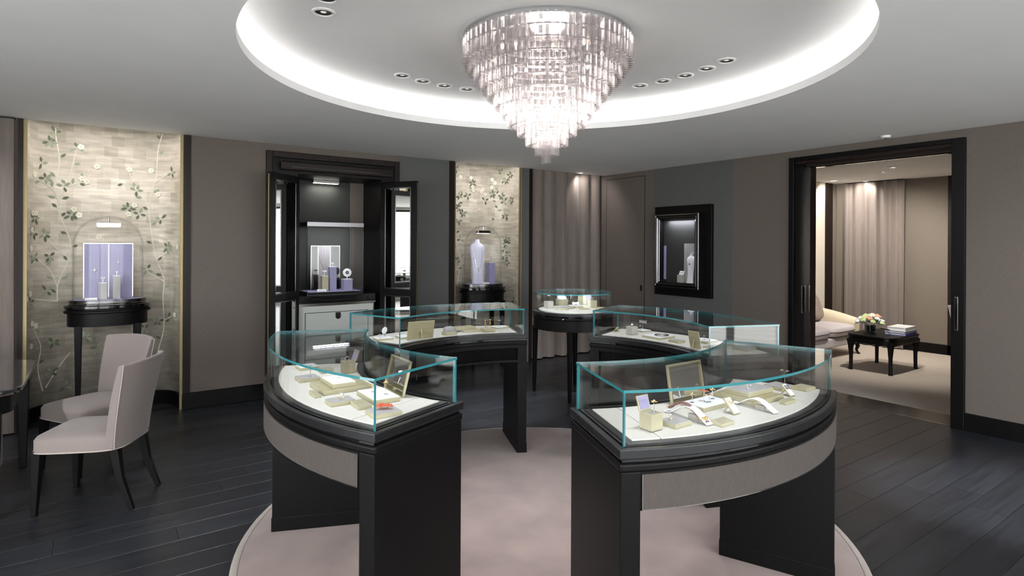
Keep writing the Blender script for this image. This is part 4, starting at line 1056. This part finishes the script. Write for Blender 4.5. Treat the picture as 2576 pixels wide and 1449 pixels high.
# ================================================================ WALL VITRINE (right-hand wall)
wv = thing('wall_vitrine', 'black wall vitrine with a polished silver frame on the right wall', 'vitrine', (0, 1.486, .94))
b0, b1, hz_ = -.45, .45, 1.17
MB().box(.005, .05, b0, b1, 0, hz_).build('back_board', 'black_wood', wv, bevel=.006)
q0, q1, z0, z1 = -.345, .345, .115, 1.055
D = .165
MB().box(.05, .056, q0+.06, q1-.06, z0+.06, z1-.06).build('lining', 'dark_lining', wv)
MB().box(.05, D, q0, q0+.055, z0, z1).box(.05, D, q1-.055, q1, z0, z1).box(.05, D, q0+.055, q1-.055, z1-.055, z1).box(.05, D, q0+.055, q1-.055, z0, z0+.055).build('box_sides', 'black_wood', wv)
def frame_ring(mb, prof, y0, y1, z0_, z1_, m=0):
    """mitred frame: prof = list of (inset from the outside, depth)"""
    k = len(prof); vs_ = []
    for (i_, x) in prof: vs_ += [(x, y0+i_, z0_+i_), (x, y1-i_, z0_+i_), (x, y1-i_, z1_-i_), (x, y0+i_, z1_-i_)]
    fs = [(4*j+c_, 4*j+(c_+1) % 4, 4*(j+1)+(c_+1) % 4, 4*(j+1)+c_) for j in range(k-1) for c_ in range(4)]
    mb.add(vs_, fs, m)
mb = MB(); frame_ring(mb, [(0, D-.02), (0, D+.004), (.004, D+.010), (.018, D+.010), (.022, D+.002), (.026, D-.002), (.032, D+.010), (.042, D+.013), (.052, D+.006), (.058, D-.006), (.066, D-.004), (.072, D-.012), (.072, D-.03)], q0-.004, q1+.004, z0-.004, z1+.004)
mb.build('silver_frame', 'steel', wv, smooth=20)
MB().box(D-.022, D-.016, q0+.066, q1-.066, z0+.066, z1-.066, [1, 1, 1, 0, 1, 0]).build('pane', ['pane_clear', 'pane_edge'], wv)
lk = MB().lathe([(.001, 0), (.007, 0), (.007, .004), (.001, .005)], 14).build('lock', 'chrome', wv); lk.location = (D+.008, 0, z0+.03); lk.rotation_euler = (0, R(90), 0)
MB().box(.057, .138, q0+.08, q1-.08, z0+.056, z0+.064).build('shelf', 'lacquer', wv)
light('AREA', 'vitrine_lamp', 1.3, (.88, .87, 1), wv, (.10, 0, z1-.075), (0, 0, 0), .03, .4)
zs = .94+z0+.065
t = thing('backdrop_board', 'pale fan-patterned card behind the white bust in the wall vitrine', 'backdrop', (.062, 1.486+.155, zs))
MB().box(-.003, .003, -.105, .105, 0, .50).build('card', 'silk_grey', t)
g = MB()
for i in range(7): g.tube([(.004, .0, .2), (.004, -.09+.03*i, .49)], .001, 4)
g.build('fan_ray', 'silk_grey', t)
t = thing('backdrop_board', 'narrow lilac lit board at left inside the wall vitrine', 'backdrop', (.062, 1.486-.262, zs+.03))
MB().box(-.003, .003, -.018, .018, 0, .44).build('card', 'lavender', t); MB().box(-.003, .006, -.02, .02, -.03, 0).build('foot', 'chrome', t)
bust('necklace_bust', 'rounded white necklace bust inside the wall vitrine', .112, 1.486+.180, zs, .72, R(-90), 'silk_white')
t = thing('pendant', 'small dark pendant on the white bust in the wall vitrine', 'pendant', (.124, 1.486+.18, zs+.24))
mb = MB(); blossom(mb, (0, 0, 0), .010); o = mb.build('petals', 'pen_black', t, smooth=60); o.rotation_euler = (0, R(90), 0); MB().tube([(0, 0, .01), (0, .012, .05)], .0008, 5).build('chain', 'silver', t)
block('ring_cube', 'small grey block with a white ring card in the wall vitrine', .10, 1.486+.035, .075, .10, z=zs, side='satin_grey')
t = thing('ring_card', 'white card with three ring slots on the grey block, wall vitrine', 'card', (.10, 1.486+.035, zs+.101))
o = MB().box(-.004, .004, -.035, .035, 0, .05).build('card', 'silk_white', t); o.rotation_euler = (0, R(-25), 0)
for k in (-.02, 0, .02): MB().box(.004, .0055, k-.003, k+.003, .012, .04).build('slot', 'pen_black', o)

# ================================================================ CHAIRS AND TABLE AT LEFT
def upholstered_chair(label, x, y, rz, group=None):
    """chair facing local +X"""
    t = thing('side_chair', label, 'chair', (x, y, 0), rz, group)
    def outline(u, ins):      # u in 0..1 round the seat
        a = 2*pi*u; e = .35
        c_, s_ = cos(a), sin(a)
        X_ = math.copysign(abs(c_)**e, c_)*(.245-ins); w = (.238 if c_ > 0 else .238-.03*abs(c_))-ins
        return X_, math.copysign(abs(s_)**e, s_)*w
    n = 48; vs_ = []; lay = [(.368, .012), (.372, 0), (.435, 0), (.452, .010), (.464, .045), (.472, .11), (.474, .18)]
    for z, ins in lay:
        for i in range(n):
            px, py = outline(i/n, ins); vs_.append((px, py, z))
    fs = [(j*n+i, j*n+(i+1) % n, (j+1)*n+(i+1) % n, (j+1)*n+i) for j in range(len(lay)-1) for i in range(n)]
    fs += [tuple(range(n-1, -1, -1)), tuple(range((len(lay)-1)*n, len(lay)*n))]
    MB().add(vs_, fs).build('seat', 'chair_fabric', t, smooth=50)
    def mid(u, v):
        s_ = u*2-1
        z = .372+v*(.503+.012*(1-s_*s_))
        w = .215+.04*v
        xx = -.235-.11*v**1.25+.075*abs(s_)**2.4*(.55+.45*v)
        return xx, s_*w, z
    th = .032
    def fr(u, v): p = mid(u, v); return (p[0]+th*(1-.45*v**3), p[1], p[2])
    def bk(u, v): p = mid(u, v); return (p[0]-.022*(1-.4*v**3), p[1], p[2])
    MB().slab(bk, fr, 18, 10).build('backrest', 'chair_fabric', t, smooth=50, bevel=.008)
    # piping round the foot of the upholstery and up the back edges
    o = MB()
    pts = []
    for i in range(49):
        px, py = outline(i/48, -.002); pts.append((px, py, .37))
    o.tube(pts, .004, 6, cap=False)
    for u in (0, 1): o.tube([tuple(a_+b_ for a_, b_ in zip(bk(u, v/10), (-.001, 0, 0))) for v in range(11)], .0035, 6)
    o.build('piping', 'piping', t, smooth=60)
    for sy in (-1, 1):
        for (x0, y0, x1, y1, w0, w1) in ((.205, .195, .215, .205, .025, .013), (-.195, .165, -.295, .175, .025, .014)):
            p = []
            for k, f_ in enumerate((0, .5, 1)):
                w = w0+(w1-w0)*f_; cx = x0+(x1-x0)*f_**(1.6 if x0 < 0 else 1); cy = sy*(y0+(y1-y0)*f_); z = .375*(1-f_)
                p += [(cx-w, cy-w, z), (cx+w, cy-w, z), (cx+w, cy+w, z), (cx-w, cy+w, z)]
            f4 = [(3, 2, 1, 0), (8, 9, 10, 11)]+[(j*4+i, j*4+(i+1) % 4, (j+1)*4+(i+1) % 4, (j+1)*4+i) for j in (0, 1) for i in range(4)]
            MB().add(p, f4[0:1][0:0]+[(0, 1, 2, 3)]+[(11, 10, 9, 8)]+[tuple(reversed(q)) for q in f4[2:]]).build('leg', 'black_wood', t, bevel=.003)
    return t
upholstered_chair('pale mauve upholstered side chair nearest the camera at the left', 6.205, 1.925, math.atan2(-.226, .443))
upholstered_chair('pale mauve upholstered side chair behind the nearer one, closer to the alcove', 6.22, 1.195, R(32))

tb = thing('desk', 'dark glossy desk with rounded corners at the left edge', 'table', (7.30, 1.50, 0))
def rrect(x0, x1, y0, y1, r, n=8):
    out = []
    for cx, cy, a0 in ((x1-r, y1-r, 0), (x0+r, y1-r, 90), (x0+r, y0+r, 180), (x1-r, y0+r, 270)):
        out += [(cx+r*cos(R(a0+90*i/n)), cy+r*sin(R(a0+90*i/n))) for i in range(n+1)]
    return out
MB().prism(rrect(-.75, .75, -.58, .52, .14),   .725, .752).build('top', 'desk_gloss', tb, bevel=.006)
MB().prism(rrect(-.73, .73, -.56, .50, .13), .712, .725).build('metal_edge', 'chrome', tb)
MB().prism(rrect(-.70, .70, -.53, .47, .12), .60, .712).build('apron', 'black_wood', tb, bevel=.004)
for sx in (-1, 1):
    for sy in (-1, 1):
        px, py = sx*.675, (-.51 if sy < 0 else .445)
        if sx < 0 and sy > 0: px = -.62
        MB().add([(px-.035, py-.035, .62), (px+.035, py-.035, .62), (px+.035, py+.035, .62), (px-.035, py+.035, .62), (px-.02, py-.02, 0), (px+.02, py-.02, 0), (px+.02, py+.02, 0), (px-.02, py+.02, 0)],
                 [(0,1,2,3),(7,6,5,4),(0,4,5,1),(1,5,6,2),(2,6,7,3),(3,7,4,0)]).build('leg', 'black_wood', tb, bevel=.003)
t = thing('drum_stool', 'pale round upholstered stool under the glossy desk', 'stool', (6.92, 1.25, 0))
MB().lathe([(.001, .10), (.20, .10), (.21, .12), (.21, .40), (.19, .44), (.001, .455)], 36).build('cushion', 'chair_fabric', t, smooth=40)
MB().lathe([(.001, 0), (.185, 0), (.185, .10), (.001, .10)], 36).build('base', 'brown_wood', t, smooth=40)

# ================================================================ CHANDELIER
chd = thing('crystal_chandelier', 'tiered chandelier of clear glass prisms under the ceiling recess', 'chandelier', (CV[0], CV[1], 0))
MB().lathe([(.001, 2.826), (.488, 2.826), (.492, 2.830), (.492, HR), (.001, HR)], 72).build('ceiling_plate', 'silver', chd, smooth=30)
tiers = [(.498, 2.672, .152, 70), (.464, 2.624, .15, 66), (.430, 2.574, .145, 61), (.387, 2.524, .14, 55), (.347, 2.474, .14, 50), (.307, 2.420, .14, 44), (.266, 2.365, .14, 38), (.222, 2.310, .135, 32), (.162, 2.256, .13, 23), (.112, 2.196, .125, 16), (.056, 2.137, .12, 8), (.018, 2.090, .11, 3)]
camdir = math.atan2(6.4037-CV[1], 6.1897-CV[0])
rods = []
for k, (r, zb, ln, n_) in enumerate(tiers):
    ring_z = min(zb+ln, 2.822)
    MB().lathe([(r-.005, ring_z-.004), (r+.003, ring_z-.004), (r+.003, ring_z+.004), (r-.005, ring_z+.004), (r-.005, ring_z-.004)], 48, close=False).build('tier_ring', 'silver', chd, smooth=30)
    prof = [(.0088 if i % 2 == 0 else .0052) for i in range(6)]
    w = 2*pi*r/n_ if n_ > 4 else .03; sc_ = min(max(w*.60, .013), .021)/.0088*.62
    mb = MB(); pts = []
    sec = [(prof[i]*sc_*2*cos(2*pi*i/6)*.78, prof[i]*sc_*2*sin(2*pi*i/6)*.78) for i in range(6)]
    lenr = ring_z-zb
    mb.prism(sec, 0, lenr)
    me = mb.mesh('crystal_prism', 'crystal')
    for i in range(n_):
        a = 2*pi*(i+.5*(k % 2))/n_
        face = cos(a-camdir)
        rods.append((-(face+ (.25 if k < 1 else 0)), k, a, r, zb, me, mb))
rods.sort(key=lambda q: q[0])
rest = MB()
for q, (sc0, k, a, r, zb, me, mbp) in enumerate(rods):
    if q < 298:
        o = obj('crystal_prism', me, chd); o.location = (r*cos(a), r*sin(a), zb); o.rotation_euler = (0, 0, a)
    else:
        ca, sa = cos(a), sin(a)
        rest.add([(r*ca+x*ca-y_*sa, r*sa+x*sa+y_*ca, zb+z) for x, y_, z in mbp.v], mbp.f)
tag(rest.build('crystal_prism_remainder', 'crystal', chd), kind='stuff')
MB().tube([(0, 0, 2.20), (0, 0, 2.83)], .012, 10).build('stem', 'silver', chd)
for k, (rr, zz, n_) in enumerate(((.33, 2.74, 8), (.22, 2.60, 6), (.10, 2.44, 3))):
    for i in range(n_):
        a = 2*pi*(i+.3*k)/n_
        bu = MB().ell((rr*cos(a), rr*sin(a), zz), (.011, .011, .02), nu=8, nv=6).build('bulb', 'bulb', chd, smooth=60)
        MB().tube([(rr*cos(a), rr*sin(a), zz+.025), (rr*cos(a), rr*sin(a), zz+.07)], .010, 8).build('socket', 'silver', bu)
for (zz, e_) in ((2.68, .5), (2.47, .9), (2.27, .45)):
    light('POINT', 'chandelier_lamp', P_CHAND*e_, (1, .955, .90), chd, (0, 0, zz), size=.12)

# ================================================================ DOWNLIGHTS IN THE RECESS
names = {0: 'front left', 90: 'front right', 180: 'rear right', 270: 'rear left'}
tgt = {0: (5.25, 3.68), 90: (4.04, 4.9), 180: (2.83, 3.68), 270: (4.04, 2.45)}
dl0 = None; AIM = {}
def make_downlight():
    t = thing('downlight', '', 'downlight')
    MB().lathe([(.062, 0), (.062, -.006), (.048, -.008), (.046, 0)], 32, close=False).build('trim_ring', 'white_metal', t, smooth=40)
    MB().lathe([(.046, -.0005), (.040, -.004), (.030, -.0012), (.0005, -.0008)], 32, close=False).build('reflector', 'downlight_can', t, smooth=40)
    MB().lathe([(.016, -.0015), (.0005, -.003)], 20, close=False).build('lens', 'lamp_lens', t, smooth=40)
    return t
for base in (270, 180, 0, 90):
    for j in range(5):
        if dl0 is None: o = dl0 = make_downlight()
        else: o = copy_tree(dl0)
        a = R(base+(j-2)*8.7)
        x, y_ = CV[0]+1.295*cos(a), CV[1]+1.295*sin(a)
        o.location = (x, y_, HR); o['group'] = 'recessed downlights in the round recess'
        o['label'] = '%s recessed downlight from the right in the arc above the %s showcase' % (ORD[j], names[base])
        AIM[o.name] = (base, j)
for o in [q for q in COL.objects if q.name.startswith('downlight') and q.parent is None]:
    aim = (0, 0, 0); en_, cone = P_SPOT, 78
    key = AIM[o.name]
    if key in ((270, 0), (180, 4)):
        aim = (Vector((2.005, 1.61, .9))-o.location).to_track_quat('-Z', 'Y').to_euler(); en_, cone = P_SPOT*8, 36
    FLOOR_AIM = {(180, 0): (1.5, 5.1, 0), (90, 4): (1.3, 5.7, 0), (270, 1): (3.05, 1.6, 0)}
    if key in FLOOR_AIM:
        aim = (Vector(FLOOR_AIM[key])-o.location).to_track_quat('-Z', 'Y').to_euler(); en_, cone = P_SPOT*20, 30
    light('SPOT', 'downlight_lamp', en_, (.93, .965, 1.0), o, (0, 0, -.012), aim, .025, spot=R(cone), blend=.75)
# downlights of the main ceiling outside the picture, behind and beside the camera
for k, (x, y_, lab) in enumerate(((7.6, 1.2, 'above the desk'), (7.6, 3.4, 'left of the camera'), (1.6, 6.6, 'along the right wall'), (4.0, 7.6, 'behind the camera'), (7.6, 6.2, 'behind the camera by the back wall'))):
    o = copy_tree(dl0); o.location = (x, y_, H); o['label'] = 'recessed downlight in the flat ceiling '+lab; o['group'] = 'downlights in the flat ceiling'
    for c_ in list(o.children):
        if c_.type == 'LIGHT': c_.data = c_.data.copy(); c_.data.energy = 30; c_.data.spot_size = R(95)
for k, (x, y_, lab, e_) in enumerate(((.56, .09, 'close to the corner curtain', 5),)):
    o = copy_tree(dl0); o.location = (x, y_, H); o['label'] = 'recessed downlight in the flat ceiling '+lab; o['group'] = 'downlights in the flat ceiling'
    for c_ in list(o.children):
        if c_.type == 'LIGHT': c_.data = c_.data.copy(); c_.data.energy = e_; c_.data.spot_size = R(115); c_.data.color = (1, .95, .9)

# ================================================================ PRIVATE LOUNGE BEYOND THE DOORWAY
LZ = 2.64
struct(MB().box(-4.2, -.43, 1.3, 6.4, -.05, .004).build('floor_lounge', 'carpet'))
struct(MB().box(-4.2, -.43, 1.3, 6.4, LZ, LZ+.08).build('ceiling_lounge', 'plaster'))
wf = struct(MB().box(-4.2, -4.02, 1.3, 6.4, 0, LZ).build('wall_lounge_far', 'beige_fabric'))
MB().box(-4.03, -4.0, 3.05, 3.12, 0, LZ).build('edge_post', 'brown_wood', wf)
ws = struct(MB().box(-4.02, -.43, 1.30, 1.45, 0, LZ).build('wall_lounge_side', 'beige_fabric'))
MB().box(-3.62, -2.2, 1.45, 1.458, .15, LZ).build('wallpaper_panel', 'silver_leaf', ws)
MB().box(-3.84, -3.62, 1.45, 1.475, 0, LZ).build('edge_post', 'brown_wood', ws)
struct(MB().box(-4.2, -.43, 6.4, 6.5, 0, LZ).build('wall_lounge_near', 'beige_fabric'))
struct(MB().box(-4.02, -4.0, 2.40, 6.4, 0, .15).build('baseboard_lounge', 'black_wood', bevel=.004))
curtain('curtain', 'taupe curtain hanging on the far wall of the lounge beyond the doorway', 1.62, 2.50, -3.93, .02, LZ-.005, 6, .045, 9, axis='y')
for k, (x, y_, en) in enumerate(((-3.75, 2.02, 5), (-2.3, 3.0, 38), (-3.3, 1.75, 12), (-1.2, 3.4, 46), (-3.0, 3.8, 6), (-2.75, 2.7, 12))):
    o = copy_tree(dl0); o.location = (x, y_, LZ); o['group'] = 'downlights in the lounge ceiling'
    o['label'] = ['recessed lounge downlight close to the curtain', 'recessed lounge downlight over the coffee table', 'recessed lounge downlight beside the papered wall', 'recessed lounge downlight nearest the doorway', 'recessed lounge downlight before the beige wall', 'recessed lounge downlight over the sofa end'][k]
    for c_ in list(o.children):
        if c_.type == 'LIGHT': c_.data = c_.data.copy(); c_.data.energy = en*1.5; c_.data.spot_size = R(115 if k in (0, 2) else 100); c_.data.color = (1, .945, .885)
# sofa
sf = thing('sofa', 'cream sofa with lilac grey seat cushions in the lounge', 'sofa', (-2.15, 1.9, 0))
MB().box(-.93, .93, -.40, .38, .17, .30).build('base', 'sofa_lilac', sf, bevel=.02)
for k in (-1, 1):
    cu = MB().ell((k*.36, .06, .385), (.365, .37, .085), .45, .35, 28, 12).build('seat_cushion', 'sofa_lilac', sf, smooth=60)
    pts = []
    for i in range(41):
        a = 2*pi*i/40; pw = lambda v: math.copysign(abs(v)**.35, v)
        pts.append((k*.36+.366*pw(cos(a)), .06+.371*pw(sin(a)), .385))
    MB().tube(pts, .005, 6, cap=False).build('cushion_piping', 'sofa_piping', cu)
MB().slab(lambda u, v: (-.90+1.8*u, -.20-.14*v, .30+.48*v+.06*sin(pi*u)), lambda u, v: (-.90+1.8*u, -.38-.05*v, .30+.48*v+.06*sin(pi*u)), 12, 6).build('backrest', 'sofa_cream', sf, smooth=60, bevel=.02)
for k in (-1, 1):
    prof = [(k*(.74+.0), .30), (k*.74, .52), (k*.755, .60), (k*.80, .635), (k*.86, .64), (k*.91, .60), (k*.92, .55), (k*.90, .50), (k*.89, .30)]
    mb = MB(); ny = 8
    for j in range(ny+1):
        yy = -.40+.76*j/ny; drop = .16*max(0, (j/ny-.25))**1.4
        mb.v += [(x, yy, z-drop*((z-.3)/.34)) for x, z in prof]
    n = len(prof)
    for j in range(ny):
        for i in range(n-1): mb.f.append([j*n+i, j*n+i+1, (j+1)*n+i+1, (j+1)*n+i]); mb.m.append(0)
    mb.f += [list(range(n)), [ny*n+i for i in range(n-1, -1, -1)]]; mb.m += [0, 0]
    MB.build(mb, 'arm', 'sofa_cream', sf, smooth=50)
for sx in (-1, 1):
    for sy in (-1, 1):
        y0 = .33*sy
        MB().tube([(sx*.86, y0, .18), (sx*.875, y0*1.06, .12), (sx*.86, y0*1.02, .06), (sx*.865, y0*1.08, .02), (sx*.87, y0*1.14, .004)], [.032, .028, .018, .016, .022], 10).build('leg', 'black_wood', sf, smooth=60)
pil = thing('throw_pillow', 'patterned taupe throw pillow leaning in the sofa corner', 'pillow', (-2.60, 1.80, .685), R(10))
o = MB().ell((0, 0, 0), (.21, .075, .21), .6, .45, 24, 12).build('cover', 'pillow', pil, smooth=60); o.rotation_euler = (R(20), 0, 0)
MB().tube([(.212*math.copysign(abs(cos(2*pi*i/40))**.45, cos(2*pi*i/40)), 0, .212*math.copysign(abs(sin(2*pi*i/40))**.45, sin(2*pi*i/40))) for i in range(41)], .005, 6, cap=False).build('piping', 'sofa_piping', o)
# coffee table
ct = thing('coffee_table', 'square black coffee table with rounded corners in the lounge', 'coffee table', (-2.155, 2.955, .004))
MB().prism(rrect(-.43, .43, -.29, .29, .13), .438, .466).build('top', 'black_wood', ct, bevel=.010, seg=3)
MB().prism(rrect(-.42, .42, -.28, .28, .12), .428, .438).build('shadow_line', 'lacquer', ct)
MB().prism(rrect(-.425, .425, -.285, .285, .125), .36, .428).build('apron', 'black_wood', ct, bevel=.008)
for sx in (-1, 1):
    for sy in (-1, 1):
        px, py = sx*.37, sy*.235
        MB().tube([(px, py, .40), (px*1.0, py*1.0, .33), (px*.985, py*.985, .2), (px*.99, py*.99, .04), (px*1.0, py*1.0, .0)], [.05, .036, .024, .022, .026], 8).build('leg', 'black_wood', ct, smooth=40)
        mb = MB().add([(px, py-.012*sy, .40), (px-.10*sx, py-.012*sy, .36), (px-.03*sx, py-.012*sy, .30), (px, py-.024*sy, .40), (px-.10*sx, py-.024*sy, .36), (px-.03*sx, py-.024*sy, .30)], [(0, 1, 2), (5, 4, 3), (0, 3, 4, 1), (1, 4, 5, 2), (2, 5, 3, 0)]); mb.build('corner_bracket', 'black_wood', ct)
ZTB = .004+.466
va = thing('flower_arrangement', 'bouquet of white, green and peach flowers in a round glass vase on the coffee table', 'flowers', (-2.10, 2.815, ZTB))
MB().lathe([(.001, .004), (.072, .004), (.074, .01), (.074, .11), (.071, .11), (.069, .016), (.001, .012)], 28, close=False).build('vase', 'dome_glass', va, smooth=40)
MB().lathe([(.001, .012), (.067, .012), (.067, .095), (.001, .10)], 24).build('stems_and_water', 'water_glass', va, smooth=40)
rng = random.Random(4)
bl_ = []
for m_, n_ in (('bloom_white', 9), ('bloom_green', 8), ('bloom_peach', 4)):
    mb = MB()
    for j in range(5):
        for i in range(6-j):
            a = 2*pi*i/(6-j)+j*.6; rr = .030*(1-j*.2)
            mb.ell((rr*cos(a), rr*sin(a), .006*j), (.018-.002*j, .014-.001*j, .016), nu=6, nv=4)
    bl_ += [(mb.mesh('blossom', m_, 60), m_)]*n_
rng.shuffle(bl_)
for i, (me, m_) in enumerate(bl_):
    ph = i*2.399; q = (i+.5)/len(bl_); rad = .135*sqrt(q); z = .125+.095*(1-q)+rng.uniform(-.012, .015)
    o = obj('blossom', me, va); o.location = (rad*cos(ph)*1.15, rad*sin(ph)*1.1, z); o.rotation_euler = (rng.uniform(-.3, .3)+.7*rad*5*sin(ph)*-1, .7*rad*5*cos(ph), ph); s_ = rng.uniform(.75, 1.1); o.scale = (s_, s_, s_)
lm = MB().add([(0, 0, 0), (.03, .018, .012), (.075, 0, .01), (.03, -.018, .012), (.03, 0, .004)], [(0, 4, 1), (4, 2, 1), (0, 3, 4), (3, 2, 4)]).mesh('leaf', 'leaf_green')
for i in range(16):
    a = i*2.4; o = obj('leaf', lm, va); o.location = (.09*cos(a), .09*sin(a), .11+.012*(i % 3)); o.rotation_euler = (0, rng.uniform(-.7, .1), a)
def book(label, x, y, z, w, d, h, m, rz):
    t = thing('book', label, 'book', (x, y, z), rz, 'books on the coffee table')
    MB().box(-w/2, w/2, -d/2, d/2, 0, .004).box(-w/2, w/2, -d/2, d/2, h-.004, h).box(-w/2, w/2, d/2-.004, d/2, .004, h-.004).build('cover', m, t)
    MB().box(-w/2+.004, w/2-.004, -d/2+.004, d/2-.005, .004, h-.004).build('pages', 'paper', t)
book('large grey book with a blue edge at the bottom of the stack', -2.30, 3.10, ZTB, .40, .235, .026, 'book_blue', R(4))
book('large pale grey book in the middle of the stack', -2.30, 3.10, ZTB+.026, .40, .235, .026, 'book_grey', R(2))
book('thick white book on top of the stack', -2.32, 3.10, ZTB+.052, .36, .21, .042, 'paper', R(3))
pn = thing('pen', 'black pen with a silver tip lying in front of the books', 'pen', (-2.10, 3.0, ZTB+.054), R(70))
MB().tube([(-.07, 0, .006), (.06, 0, .006)], .006, 8).build('barrel', 'pen_black', pn); MB().tube([(.06, 0, .006), (.075, 0, .006)], [.005, .002], 8).build('tip', 'silver', pn)
upholstered_chair('pale upholstered lounge chair half hidden behind the door jamb', -2.35, 3.97, R(110))
